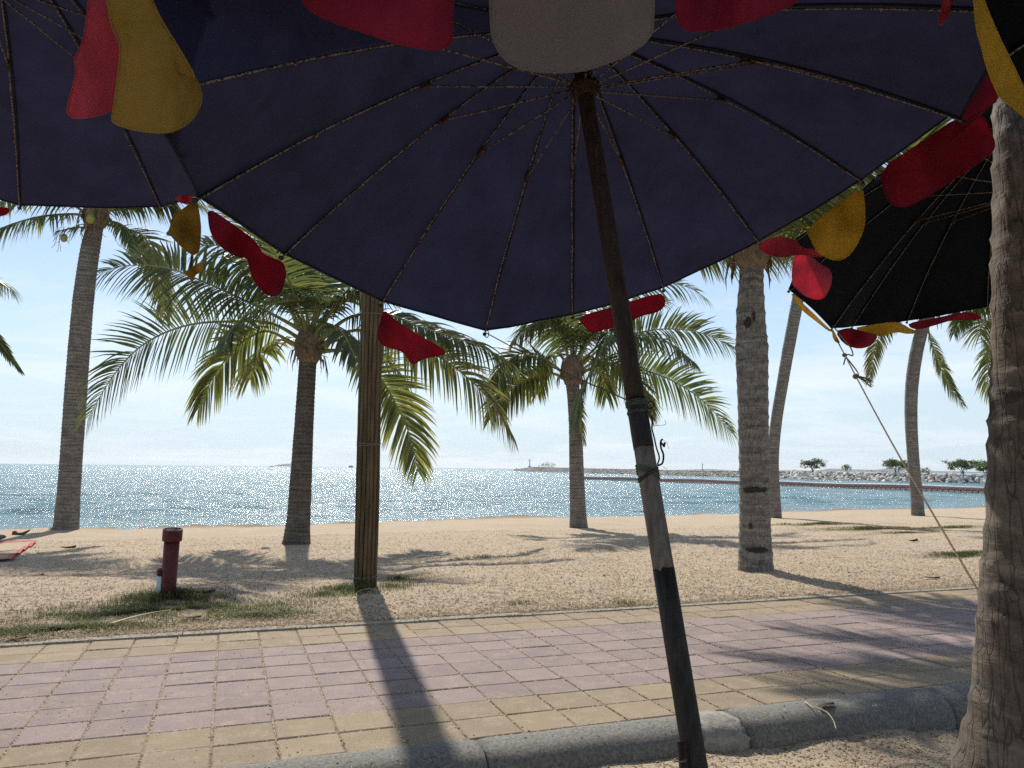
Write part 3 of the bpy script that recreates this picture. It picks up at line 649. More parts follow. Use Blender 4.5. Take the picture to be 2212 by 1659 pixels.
# centre palm
palm((1250, 1140), [(1250, 1136), (1248, 1090), (1245, 1000), (1243, 920), (1239, 860), (1236, 815)], [40, 37, 34, 31, 28, 27, 31],
    'slim coconut palm with bushy crown behind the leaning umbrella pole', 3, fronds_px=[
    ([(1222, 812), (1195, 788), (1157, 765), (1118, 766), (1088, 795), (1075, 840)], -.9, dict(roll=.5, droop=1.4, n=78, tint0=.35)),
    ([(1217, 816), (1189, 806), (1151, 814), (1112, 836), (1083, 865), (1060, 905)], -.3, dict(roll=.9, droop=1.2, n=76, tint0=.62)),
    ([(1228, 780), (1218, 722), (1190, 694), (1150, 702), (1112, 735)], -.8, dict(roll=.3, droop=1.3, n=74, tint0=.4)),
    ([(1240, 780), (1255, 715), (1290, 690), (1330, 700)], .6, dict(roll=-.4, droop=1.3, n=66)),
    ([(1236, 775), (1226, 700), (1200, 650), (1160, 640)], .8, dict(roll=.4, droop=1.1, n=64)),
    ([(1245, 795), (1300, 742), (1375, 720), (1430, 711), (1490, 714), (1540, 728), (1585, 755)], .2, dict(roll=-.9, droop=.9, n=88, tint0=.5, lmax=.95)),
    ([(1250, 808), (1310, 785), (1375, 795), (1438, 816), (1492, 846), (1535, 882), (1580, 936)], .5, dict(roll=-1.05, droop=.85, n=92, tint0=.5, lmax=1.05, phi=(82, 38))),
    ([(1244, 780), (1290, 690), (1360, 635), (1430, 612), (1490, 622), (1532, 650)], .8, dict(roll=-.6, droop=1.2, n=80, tint0=.6)),
    ([(1244, 790), (1280, 725), (1312, 716), (1292, 775), (1256, 845), (1238, 925)], -2.4, dict(roll=-.4, droop=1.5, n=86, mat='leaf_pale', tint0=.42, lmax=.7)),
    ([(1250, 795), (1320, 735), (1380, 724), (1451, 746), (1500, 785)], -1.4, dict(roll=-.3, droop=1.5, n=74, mat='leaf_pale', tint0=.4)),
    ([(1248, 805), (1300, 775), (1350, 800), (1385, 850), (1400, 900)], -1.2, dict(roll=-.6, droop=1.4, n=70, tint0=.6)),
    ([(1230, 795), (1200, 760), (1170, 800), (1160, 850)], 1.4, dict(roll=.3, droop=1.6, n=60)),
    ([(1246, 800), (1275, 770), (1300, 800), (1310, 860)], 1.0, dict(roll=-.3, droop=1.6, n=60, tint0=.5)),
    ([(1240, 812), (1246, 850), (1252, 900), (1262, 960)], -.5, dict(roll=.2, droop=.6, n=36, mat='leaf_dry', tint0=.75, lmax=.35)),
    ], autos=ring_of(3, 60, 3.6, 58, 0, seed=6), crown_px=(1238, 795), ring=.085, amp=.03)

# big grey trunk right of the umbrella pole
up_only = [(a, e, l, s) for a, e, l, s in ring_of(14, 43, 3.3, 61, 5, seed=4)] + ring_of(6, 70, 3.0, 55, 30, seed=5)
t4, b4, d4, c4 = palm((1632, 1231), [(1632, 1226), (1631, 1150), (1630, 1050), (1628, 950), (1626, 850), (1624, 760), (1622, 680), (1623, 610), (1624, 555)], [74, 69, 66, 64, 63, 65, 68, 60, 50, 52],
    'thick grey palm trunk with peeling bark right of the umbrella pole', 4, ring=.17, amp=.045, autos=up_only, crown_px=(1624, 540), n=36, slant=.35)
def scar(tree, b, dep, x, y, w, h, R, seed):
    c = at(x, y, dep - R * 1.04); V = []; n, k = 9, 6; lr = random.Random(seed); cx = at(1628, y, dep)
    for i in range(n):
        for j in range(k):
            s_, t_ = i / (n - 1) - .5, j / (k - 1) - .5; e = 1 - .5 * abs(s_) * 2 + .5 * mnoise.noise((i * .9, j * 1.1, seed)); p = at(x + s_ * w, y + t_ * h * max(.15, e), dep); d = p - cx; q = V3(d[0], 0, 0); o_ = max(0, (R * 1.05) ** 2 - q[0] ** 2) ** .5; V.append(V3(p[0], cx[1] - o_, p[2]))
    obj('bark_scar', V, [(i * k + j, i * k + j + 1, (i + 1) * k + j + 1, (i + 1) * k + j) for i in range(n - 1) for j in range(k - 1)], MT['scar'], tree, True, b)
MT['scar'] = pmat('bark_scar', [(.3, (.018, .015, .013)), (.7, (.055, .045, .038))], 30, rough=.95, bmp=.6)
for x, y, w, h, r_ in ((1617, 1057, 34, 15, 33), (1641, 1057, 12, 11, 33), (1629, 1184, 52, 12, 34), (1612, 1134, 6, 14, 33), (1604, 700, 18, 26, 33), (1618, 690, 6, 24, 33)): scar(t4, b4, d4, x, y, w, h, r_ / F * d4, int(x))
# thin curved palm behind it
palm((1676, 1119), [(1676, 1115), (1673, 1060), (1670, 990), (1677, 910), (1690, 830), (1704, 750), (1720, 665), (1733, 600), (1745, 548)], [25, 23, 23, 24, 24, 24, 25, 25, 24, 22],
    'thin curved palm trunk leaning right just behind the thick grey trunk', 5, ring=.11, fronds_px=[
    ([(1742, 548), (1715, 532), (1690, 535), (1668, 552)], -.4, dict(roll=.5, droop=2.2, n=44, tint0=.55, lmax=.75)),
    ([(1748, 545), (1730, 515), (1715, 508), (1700, 520)], -.6, dict(roll=.3, droop=1.4, n=50)),
    ], autos=ring_of(11, 48, 3.4, 62, 20, seed=7))
# slim palm under the black umbrella
palm((1984, 1114), [(1983, 1110), (1979, 1060), (1972, 980), (1968, 900), (1970, 830), (1979, 765), (1992, 712), (2002, 682)], [27, 25, 24, 24, 25, 26, 26, 25, 24],
    'slim curved palm standing under the black umbrella, crossed by its rope', 6, ring=.085, fronds_px=[
    ([(2001, 680), (1965, 672), (1930, 690), (1902, 720), (1887, 768), (1877, 826)], -.4, dict(roll=.8, droop=1.0, n=70, tint0=.5, lmax=.62, mat='leaf_dry')),
    ([(2003, 684), (2006, 716), (2017, 756), (2034, 800), (2053, 838), (2083, 876)], -.3, dict(roll=-1.1, droop=.8, n=70, tint0=.5, lmax=.65)),
    ([(2004, 680), (2030, 660), (2060, 668), (2085, 700)], .4, dict(roll=-.4, droop=1.2, n=60, lmax=.7)),
    ], autos=ring_of(9, 50, 2.6, 65, 15, seed=9), lmax=.7)
# palm whose trunk is hidden by the near trunk
palm((2200, 1112), [(2200, 1105), (2204, 950), (2208, 800), (2212, 690)], [26, 25, 24, 24, 24],
    'palm with drooping fronds showing left of the near trunk, below the black umbrella', 7, ring=.09, fronds_px=[
    ([(2212, 684), (2160, 650), (2110, 662), (2075, 690), (2060, 722)], -.6, dict(roll=.7, droop=1.6, n=70, tint0=.5)),
    ([(2212, 688), (2140, 690), (2118, 716), (2135, 760), (2165, 800)], -.8, dict(roll=.3, droop=1.5, n=60, tint0=.5, mat='leaf_dry')),
    ([(2212, 690), (2165, 720), (2140, 775), (2134, 830), (2150, 866)], -.3, dict(roll=.8, droop=1.4, n=64, tint0=.55)),
    ], autos=ring_of(9, 45, 3.0, 65, 15, seed=11))
# palm beyond the left edge
palm((-210, 1150), [(-208, 1140), (-200, 950), (-190, 760), (-182, 640)], [50, 46, 44, 42, 40],
    'palm beyond the left edge whose frond tip enters the picture', 8, fronds_px=[
    ([(-182, 630), (-120, 630), (-60, 670), (-5, 735), (25, 775), (46, 802)], -.3, dict(roll=-.6, droop=.3, n=70, lmax=.42, tint0=.4, phi=(40, 10))),
    ], autos=ring_of(10, 45, 3.4, 65, 15, seed=13, skip=lambda a: 15 < a < 165))
# near trunk at the right edge
D10 = 2.62
gb = at(2262, 1019 + F * 1.54 / D10, D10)
t10, b10, _, _ = palm(None, [(2250, 1900), (2243, 1700), (2244, 1560), (2248, 1400), (2250, 1250), (2253, 1100), (2260, 950), (2264, 800), (2267, 600), (2268, 400), (2268, 200), (2262, -200), (2240, -700), (2230, -1000)],
    [430, 400, 330, 274, 245, 232, 212, 214, 214, 214, 212, 210, 200, 190, 190], 'near rough palm trunk filling the right edge of the picture', 10, mat='bark_near', ring=.105, amp=.038, base=gb, depth=D10, n=72, sink=.2, autos=ring_of(8, 40, 3.0, 50, 5, seed=15), slant=.45, lump=.03, nleaf=60)

# ---------------------------------------------------------------- umbrellas
def axes_of(a):
    e1 = nz(np.cross(V3(0, 1, 0), a)); return e1, np.cross(a, e1)
def proj(P):
    d = np.asarray(P) - EYE; z = d @ FW; return CX + F * (d @ RT) / z, CY - F * (d @ UP) / z, z
def umbrella(name, label, A, a, R, h, ph, off, cloth, over=None, bulge=.05, runner=.215, sj=.46, base_z=-.15, pole=True, pole_r=.025, group=None, deep=None):
    N = 16; A = np.asarray(A, float); a = nz(np.asarray(a, float)); e1, e2 = axes_of(a); over = over or {}; deep = deep or {}
    Lp = (A[2] - base_z) / a[2]; base = A - a * Lp
    root = empty(name, base, label, 'umbrella', group)
    rim = {}
    for i in range(N):
        th = ph - (i - off) * 2 * math.pi / N; P = A - a * h + R * (math.cos(th) * e1 + math.sin(th) * e2); k = i
        if k in over:
            z = deep.get(k, proj(P)[2]); P = at(*over[k], z)
        rim[i] = P
    def rib(i, s):
        P = rim[i % N]; s = np.asarray(s, float)[..., None]; return A + (P - A) * s + a * (bulge * 4 * s * (1 - s))
    ss = np.linspace(.012, 1, 14); tt = np.linspace(0, 1, 9)
    for i in range(N):
        r0, r1 = rib(i, ss), rib(i + 1, ss); V = []
        for j, s in enumerate(ss):
            for t in tt:
                p = r0[j] * (1 - t) + r1[j] * t; b = math.sin(math.pi * t)
                p = p + (A - a * h * s - p) * (.012 * b * s ** 4) + a * (.010 + .012 * b * s * (1 - s) * 2 - .010 * b * s) + a * .006 * mnoise.noise((i * 3.1 + t * 2.3, s * 4.1, 5.5)) * b
                V.append(p)
        k = len(tt); f = [(j * k + q, j * k + q + 1, (j + 1) * k + q + 1, (j + 1) * k + q) for j in range(len(ss) - 1) for q in range(k - 1)]
        pn = obj('canopy_panel', V, f, MT[cloth], root, True, base)
        hv, hf = tube(np.array(V[-k:]), .0045, 5); obj('hem', hv, hf, MT['navy_seam' if cloth == 'navy' else 'black'], pn, True, base)
    st = np.linspace(.02, 1.0, 22); run_c = A - a * runner
    for i in range(N):
        pts = rib(i, st); out = nz(rim[i] - A); tang = nz(np.cross(out, a))
        wob = np.array([mnoise.noise((i * 5.1, s * 6, 1)) for s in st])[:, None] * tang * .004
        v, f = tube(pts - a * .002 + wob, .0027, 6); ro = obj('rib', v, f, MT['rib'], root, True, base)
        v, f = tube(pts + a * .004 + tang * .013 * np.linspace(.3, 1, len(st))[:, None] * np.sin(np.linspace(.3, 3.0, len(st)))[:, None], .0042, 5); obj('seam', v, f, MT['navy_seam' if cloth == 'navy' else 'black'], ro, True, base)
        jp = rib(i, sj); v, f = box(jp - a * .008, out * .016, tang * .006, a * .009); obj('rib_joint', v, f, MT['rust'], ro, False, base)
        v, f = box(rib(i, .74) - a * .004, out * .003, tang * .006, a * .003); obj('tie_knot', v, f, MT['rib'], ro, False, base)
        v = ICO_V * .009 + (rim[i] + out * .008); obj('rib_tip', v, ICO_F, MT['darkcord'], ro, True, base)
        v, f = tube([run_c + nz(jp - run_c - a * ((jp - run_c) @ a)) * .034, jp - a * .012], .0027, 6); obj('strut', v, f, MT['rib'], root, True, base)
    mb = MB(); v, f = lathe([(.026, -.035), (.032, -.03), (.032, -.006), (.041, -.004), (.041, .006), (.032, .008), (.032, .03), (.026, .034)], 20, run_c, a); mb.add(v, f)
    for k in range(16):
        q = k * math.pi / 8; d = math.cos(q) * e1 + math.sin(q) * e2; mb.add(*box(run_c + d * .040, d * .006, np.cross(d, a) * .004, a * .008))
    mb.obj('runner', MT['rust'], root, True, base)
    v, f = lathe([(.034, -.03), (.036, .0), (.03, .025), (.012, .06)], 16, A, a); obj('crown_cap', v, f, MT['rust'], root, True, base)
    if pole == 'plain':
        v, f = tube([A - a * .0, base], pole_r, 14); obj('pole', v, f, MT['pole_black'], root, True, base)
    return root, A, a, base, rim, rib
def chaikin(P, n=2):
    P = np.asarray(P, float)
    for _ in range(n):
        Q = np.roll(P, -1, 0); P = np.stack([P * .75 + Q * .25, P * .25 + Q * .75], 1).reshape(-1, 2)
    return P
def flap(root, base, poly, d0, grad=(0, 0), cloth='red', wave=.012, seed=0, smooth=2, hem=True, name='valance_flap', freq=9, label=None, rough_edge=0):
    """a hanging piece of cloth: an outline at its own distance, with folds and a stitched hem"""
    P = chaikin(poly, smooth) if smooth else np.asarray(poly, float); c = P.mean(0)
    if rough_edge: P = P + np.array([[mnoise.noise((x * .3, y * .3, seed)), mnoise.noise((x * .3, y * .3, seed + 40))] for x, y in P]) * rough_edge
    bm = bmesh.new(); vs_ = [bm.verts.new((x, y, 0)) for x, y in P]; fc = bm.faces.new(vs_)
    bmesh.ops.triangulate(bm, faces=[fc]); 
    for _ in range(3):
        ln = [e for e in bm.edges if e.calc_length() > max(8, np.ptp(P, axis=0).max() / 16)]
        if ln: bmesh.ops.subdivide_edges(bm, edges=ln, cuts=1); bmesh.ops.triangulate(bm, faces=bm.faces[:])
    bm.verts.index_update(); xy = np.array([v.co[:2] for v in bm.verts]); F_ = [tuple(v.index for v in f.verts) for f in bm.faces]; bm.free()
    def lift(x, y):
        sz = max(np.ptp(P, axis=0).max(), 1); w = 1.6 * wave * (math.sin((x - c[0]) / sz * freq + seed) * .6 + 1.2 * mnoise.noise(((x) / sz * 2.2, (y) / sz * 2.2, seed * 3.3)))
        return at(x, y, d0 + grad[0] * (x - c[0]) + grad[1] * (y - c[1]) + w)
    V = np.array([lift(x, y) for x, y in xy]); back = V + FW * .0016; n = len(V)
    f2 = F_ + [tuple(i + n for i in reversed(q)) for q in F_]
    o = obj(name, np.vstack([V, back]), f2, MT[cloth], root, True, base)
    if label: o['label'] = label
    if hem:
        loop = np.array([lift(x, y) for x, y in np.vstack([P, P[:1]])]); v, f = tube(loop, .0020, 5, False); obj('hem', v, f, MT[cloth], o, True, base)
    return o
# ---- main umbrella
A0 = at(1242, 68, 2.402)
main_over = {0: (300, 217), 1: (427, 430), 2: (612, 553), 3: (825, 655), 4: (1048, 718), 5: (1237, 683), 6: (1433, 625), 7: (1640, 525), 8: (1861, 393), 9: (2061, 248)} | {15: (228, -70)}
um, A_, a_, ub, rim, ribf = umbrella('beach_umbrella', 'navy blue beach umbrella in the middle on a leaning dark pole', A0, (-.119, .216, 1), 1.1, .455, 1.981, 5, 'navy', main_over, pole=False, deep={15: 1.55}, group='beach umbrellas')
def on_pole(y):
    """the point of the pole axis seen at picture height y"""
    lo, hi = 0, 3.2
    for _ in range(40):
        m = (lo + hi) / 2
        if proj(A_ - a_ * m)[1] < y: lo = m
        else: hi = m
    return A_ - a_ * lo
def pole_part(y0, y1, r0, r1, mat, name='pole_section', top=None, bot=None, ragged=.0, label=None):
    p, q = (on_pole(y0) if top is None else top), (on_pole(y1) if bot is None else bot); k = 10; n = 24; V = []
    e1, e2 = axes_of(a_)
    for i in range(k):
        t = i / (k - 1); c = p * (1 - t) + q * t; r = r0 * (1 - t) + r1 * t
        for j in range(n):
            an = j * 2 * math.pi / n; d = math.cos(an) * e1 + math.sin(an) * e2
            e = ragged * mnoise.noise((math.cos(an) * 3, math.sin(an) * 3, y0)) if i in (0,) else (ragged * mnoise.noise((math.cos(an) * 3, math.sin(an) * 3, y1)) if i == k - 1 else 0)
            V.append(c + d * r * (1 + .02 * mnoise.noise((d[0] * 2, d[1] * 2, t * 5 + y0))) + a_ * e)
    f = [(i * n + j, i * n + (j + 1) % n, (i + 1) * n + (j + 1) % n, (i + 1) * n + j) for i in range(k - 1) for j in range(n)]
    f += [tuple(range(n - 1, -1, -1)), tuple((k - 1) * n + j for j in range(n))]
    o = obj(name, V, f, MT[mat], um, True, ub)
    if label: o['label'] = label
pole_part(0, 868, .0245, .0250, 'pole_dark', top=A_ - a_ * .01, label='dark brown upper pole section')
pole_part(862, 968, .0262, .0266, 'pole_black', ragged=.008)
pole_part(962, 1236, .0255, .0262, 'pole_grey', label='worn grey bare section of the pole')
pole_part(1228, 0, .0268, .0272, 'pole_black', bot=ub + V3(0, 0, -.02), ragged=.010, label='black lower pole section')
def coil(y, turns, pitch, r, cr, mat, name, tilt=.0):
    c = on_pole(y); e1, e2 = axes_of(a_); q = np.linspace(0, turns * 2 * math.pi, int(turns * 18))
    pts = np.array([c + (math.cos(t) * e1 + math.sin(t) * e2) * r - a_ * (pitch * t / 6.28 + tilt * math.cos(t)) for t in q]); v, f = tube(pts, cr, 5); return obj(name, v, f, MT[mat], um, True, ub)
coil(866, 4, .004, .0282, .0016, 'cord', 'cord_lashing'); coil(888, 2, .004, .028, .0012, 'cord', 'cord_lashing')
coil(1010, 3.5, .007, .0275, .0022, 'cord', 'cord_lashing', .012); coil(1020, 2, .006, .028, .0018, 'darkcord', 'cord_lashing', -.014)
# hook ring and hanging twine on the right side of the pole
c = on_pole(878); rgt = axes_of(a_)[0]
pts = [c + rgt * (.036 + .009 * math.cos(t)) + V3(0, 0, 1) * .009 * math.sin(t) for t in np.linspace(0, 6.3, 16)]; v, f = tube(pts, .0022, 6); obj('hook_ring', v, f, MT['rust'], um, True, ub)
def twine(pxs, d, r=.0012, mat='darkcord', name='loose_twine'):
    v, f = tube(catmull([at(x, y, d) for x, y in pxs], 26), r, 5); return obj(name, v, f, MT[mat], um, True, ub)
dz = (on_pole(930) - EYE) @ FW - .005
twine([(1400, 890), (1409, 905), (1408, 925), (1413, 945), (1418, 968), (1424, 988), (1420, 1004)], dz, .0022)
twine([(1421, 1006), (1431, 1000), (1433, 982), (1428, 968), (1427, 955), (1431, 948)], dz, .0026)
twine([(1427, 955), (1433, 962), (1436, 956), (1434, 966)], dz, .0028)
twine([(1406, 915), (1416, 919), (1437, 917), (1436, 907)], dz, .0006); twine([(1432, 950), (1440, 956), (1445, 970)], dz, .0005); twine([(1432, 1008), (1440, 1014), (1444, 1026)], dz, .0006)
v, f = tube(catmull([rim[4], rim[4] * .55 + on_pole(868) * .45 + V3(0, 0, -.012), on_pole(868) + V3(-.02, -.02, 0)], 24), .0022, 5); obj('guy_cord', v, f, MT['cord'], um, True, ub)
loop = [rim[4] + V3(.008 * math.sin(t) + .006, 0, .008 - .014 * (1 - math.cos(t))) for t in np.linspace(0, 6.3, 16)]; v, f = tube(loop, .002, 5); obj('cord_knot', v, f, MT['cord'], um, True, ub)
# flaps of the main umbrella: far side, then the near side overhead
flap(um, ub, [(1057, -60), (1060, 60), (1066, 90), (1083, 122), (1110, 143), (1150, 155), (1215, 157), (1265, 152), (1300, 140), (1350, 122), (1390, 96), (1407, 76), (1412, 50), (1412, -60)], 1.36, (0, .0002), 'white', .012, 1, label='white valance flap with stitched hem')
flap(um, ub, [(600, -90), (648, -5), (668, 22), (720, 48), (800, 74), (870, 97), (935, 107), (968, 103), (977, 85), (978, 40), (978, -90)], 1.33, (.0001, 0), 'red', .02, 2)
flap(um, ub, [(1452, -90), (1458, 0), (1464, 40), (1474, 62), (1500, 68), (1560, 62), (1630, 42), (1692, 20), (1740, -10), (1760, -90)], 1.40, (-.0001, 0), 'red', .02, 3)
flap(um, ub, [(196, -60), (190, 30), (178, 100), (160, 128), (166, 150), (158, 190), (144, 236), (150, 252), (175, 256), (240, 244), (262, 200), (290, 90), (300, -60)], 1.50, (.0, 0), 'pink', .02, 4)
flap(um, ub, [(215, -60), (232, 10), (248, 70), (262, 95), (256, 160), (244, 246), (240, 262), (270, 276), (330, 287), (372, 285), (410, 265), (432, 232), (437, 205), (428, 178), (400, 130), (345, 40), (305, -60)], 1.44, (.0, 0), 'ochre', .03, 5, freq=6)
flap(um, ub, [(232, -40), (236, 40), (250, 75), (268, 96), (300, 122), (350, 145), (400, 158), (425, 172), (395, 118), (345, 38), (300, -40)], 1.40, (.0, .0001), 'ochre', .012, 25, freq=5, hem=True)
flap(um, ub, [(424, 432), (433, 480), (433, 520), (428, 545), (416, 551), (395, 535), (372, 512), (358, 505), (367, 497), (372, 470), (385, 455), (398, 452), (410, 440)], 2.35, (0, 0), 'ochre', .02, 6, smooth=1, rough_edge=2.5, label='frayed dirty yellow flap hanging from a rib tip')
flap(um, ub, [(378, 427), (400, 421), (418, 424), (420, 438), (405, 441), (390, 437), (383, 431)], 2.42, (0, 0), 'pink', .01, 7)
flap(um, ub, [(398, 588), (410, 582), (424, 572), (436, 566), (441, 578), (430, 590), (420, 594), (415, 612), (408, 598)], 2.36, (0, 0), 'ochre', .01, 8, smooth=1, rough_edge=2, name='torn_cloth_scrap')
twine([(414, 552), (413, 565), (412, 580)], 2.36, .002, 'darkcord', 'thread')
flap(um, ub, [(449, 448), (500, 483), (545, 515), (560, 534), (566, 548), (590, 558), (612, 566), (618, 590), (614, 612), (604, 636), (585, 641), (565, 628), (545, 600), (539, 575), (535, 556), (510, 555), (475, 532), (456, 505), (451, 480)], 2.62, (.0012, 0), 'red', .03, 9, freq=7)
flap(um, ub, [(829, 668), (850, 690), (900, 722), (955, 752), (964, 764), (940, 770), (915, 774), (889, 790), (881, 772), (866, 757), (835, 750), (818, 738), (815, 715), (822, 695)], 3.05, (.0008, 0), 'red', .03, 10, smooth=1)
flap(um, ub, [(1246, 685), (1330, 662), (1425, 632), (1437, 645), (1435, 664), (1415, 676), (1385, 681), (1352, 700), (1320, 707), (1278, 720), (1264, 706)], 3.28, (-.0001, 0), 'red', .02, 11, smooth=1)
flap(um, ub, [(1636, 532), (1660, 516), (1690, 510), (1716, 518), (1732, 536), (1758, 538), (1782, 549), (1770, 556), (1740, 549), (1715, 551), (1690, 556), (1668, 554), (1648, 542)], 2.95, (-.0006, 0), 'pink', .03, 12, smooth=1, rough_edge=1.5)
flap(um, ub, [(1863, 400), (1868, 450), (1868, 485), (1858, 515), (1838, 548), (1818, 562), (1795, 561), (1765, 545), (1750, 515), (1742, 496), (1800, 450)], 2.72, (-.001, 0), 'gold', .02, 13, smooth=1, label='bright yellow valance flap')
flap(um, ub, [(1899, 367), (1912, 420), (1928, 442), (1950, 448), (1975, 440), (2060, 388), (2138, 335), (2149, 318), (2147, 300), (2122, 243), (2070, 252), (1985, 312)], 2.45, (-.0009, 0), 'red', .02, 14, smooth=1, label='large red valance flap on the right rim')
flap(um, ub, [(2050, 314), (2060, 288), (2068, 255), (2095, 222), (2132, 150), (2160, 150), (2160, 215), (2120, 238), (2085, 262)], 2.3, (-.0009, 0), 'red', .01, 15, smooth=1)
flap(um, ub, [(2034, -30), (2036, 20), (2028, 45), (2030, 55), (2038, 50), (2052, 20), (2065, -30)], 1.9, (0, 0), 'pink', .01, 16, smooth=1)
# ---- left umbrella
left_over = {0: (42, 447), 1: (347, 450), 2: (452, 420), 3: (500, 330), 4: (505, 200), 5: (500, 60), 6: (520, -100), 7: (420, -300)}
ul, Al, al, lb, lrim, _ = umbrella('beach_umbrella', 'navy beach umbrella at top left, cut off by the picture edge', at(-23, -205, 2.16), (.082, -.014, 1), 1.3, .5, 2.02, 0, 'navy', left_over, pole='plain', deep={2: 3.15, 3: 2.95, 4: 2.75, 5: 2.5, 6: 2.2, 7: 1.6}, group='beach umbrellas')
flap(ul, lb, [(-60, 450), (18, 447), (20, 458), (8, 466), (-20, 468), (-60, 470)], 3.25, (0, 0), 'red', .01, 17, smooth=1)
# ---- right umbrella
right_over = {0: (1721, 519), 1: (1706, 628), 2: (1797, 711), 3: (1841, 707), 4: (1960, 695), 5: (2133, 665)}
ur, Ar, ar, rb_, rrim, _ = umbrella('beach_umbrella', 'black beach umbrella at right behind the near trunk, roped down', at(2178.3, 271.7, 3.452 * 1.18), (-.199, .276, 1), 1.298, .537, 3.232, 0, 'black', right_over, pole='plain', runner=.4, group='beach umbrellas')
def rflap(poly, d, cloth, seed, grad=(0, 0), **k): return flap(ur, rb_, poly, d, grad, cloth, .02, seed, 1, **k)
rflap([(1713, 553), (1735, 548), (1757, 557), (1770, 570), (1790, 580), (1797, 592), (1796, 612), (1788, 632), (1778, 646), (1762, 648), (1740, 640), (1722, 625), (1710, 612)], 3.72, 'pink', 20)
rflap([(1708, 630), (1730, 652), (1760, 680), (1785, 705), (1798, 716), (1790, 715), (1765, 695), (1735, 672), (1718, 652)], 4.35, 'gold', 21, (.003, 0))
rflap([(1797, 708), (1800, 735), (1816, 744), (1806, 725)], 4.5, 'gold', 26, (.0, 0))
rflap([(1804, 716), (1830, 709), (1842, 710), (1870, 718), (1898, 724), (1885, 742), (1868, 752), (1845, 752), (1822, 742)], 4.7, 'red', 22)
rflap([(1842, 710), (1880, 702), (1930, 695), (1950, 700), (1968, 712), (1990, 716), (1965, 722), (1935, 716), (1905, 727), (1880, 720)], 4.85, 'gold', 23)
rflap([(1962, 698), (2010, 690), (2090, 672), (2124, 686), (2105, 692), (2060, 690), (2020, 702), (1985, 712), (1966, 708)], 5.0, 'red', 24)
rflap([(2136, 666), (2160, 660), (2190, 658), (2190, 680), (2150, 680)], 5.0, 'gold', 27)
# ---- corner umbrella, nearest on the right
corner_over = {0: (2060, -140), 15: (2120, -420), 1: (2104, -10), 2: (2166, 128), 3: (2240, 262)}
uc, Ac, ac, cb, crim, _ = umbrella('beach_umbrella', 'black umbrella with a yellow flap filling the top right corner', V3(2.25, 1.35, 2.95), (.05, .05, 1), 1.1, .45, 3.3, 1, 'black', corner_over, pole='plain', deep={0: 1.70, 15: 1.55, 1: 1.80, 2: 1.92, 3: 2.1}, group='beach umbrellas')
flap(uc, cb, [(2090, -60), (2104, -5), (2108, 60), (2122, 105), (2130, 140), (2142, 172), (2160, 212), (2190, 232), (2216, 256), (2250, 290), (2250, 262), (2214, 195), (2184, 132), (2158, 80), (2124, 0), (2105, -60)], 1.80, (.0012, .0002), 'gold', .02, 28, smooth=1)

def sky_block_umbrella(x, y, cloth, seed):  # unseen umbrella, added to keep sky light off the near flaps and canopies
    lr = random.Random(seed); A = V3(x, y, 2.75 + lr.uniform(-.1, .1)); a = nz(V3(lr.uniform(-.12, .12), lr.uniform(-.12, .12), 1)); e1, e2 = axes_of(a); b = A - a * ((A[2] + .15) / a[2])
    o = empty('beach_umbrella', b, 'unseen beach umbrella added behind the viewer to block sky light', 'umbrella', 'unseen umbrellas added to block sky light')
    V = []; ss = np.linspace(.02, 1, 8)
    for s in ss:
        for k in range(32):
            t = k * math.pi / 16; r = 1.15 * s * (1 if k % 2 == 0 else .975); V.append(A - a * (.46 * s - .05 * 4 * s * (1 - s)) + r * (math.cos(t) * e1 + math.sin(t) * e2))
    obj('canopy', V, [(i * 32 + k, i * 32 + (k + 1) % 32, (i + 1) * 32 + (k + 1) % 32, (i + 1) * 32 + k) for i in range(7) for k in range(32)], MT[cloth], o, True, b)
    v, f = tube([A, b], .025, 12); obj('pole', v, f, MT['pole_black'], o, True, b)
for k, (x, y, c) in enumerate(((-1.35, -.55, 'navy'), (.95, -.75, 'navy'), (3.2, -.9, 'black'), (-3.7, .3, 'navy'), (-2.6, -2.7, 'black'), (-.2, -3.0, 'navy'), (2.2, -3.1, 'navy'), (-4.9, -1.9, 'navy'), (4.5, -2.9, 'navy'))): sky_block_umbrella(x, y, c, k)

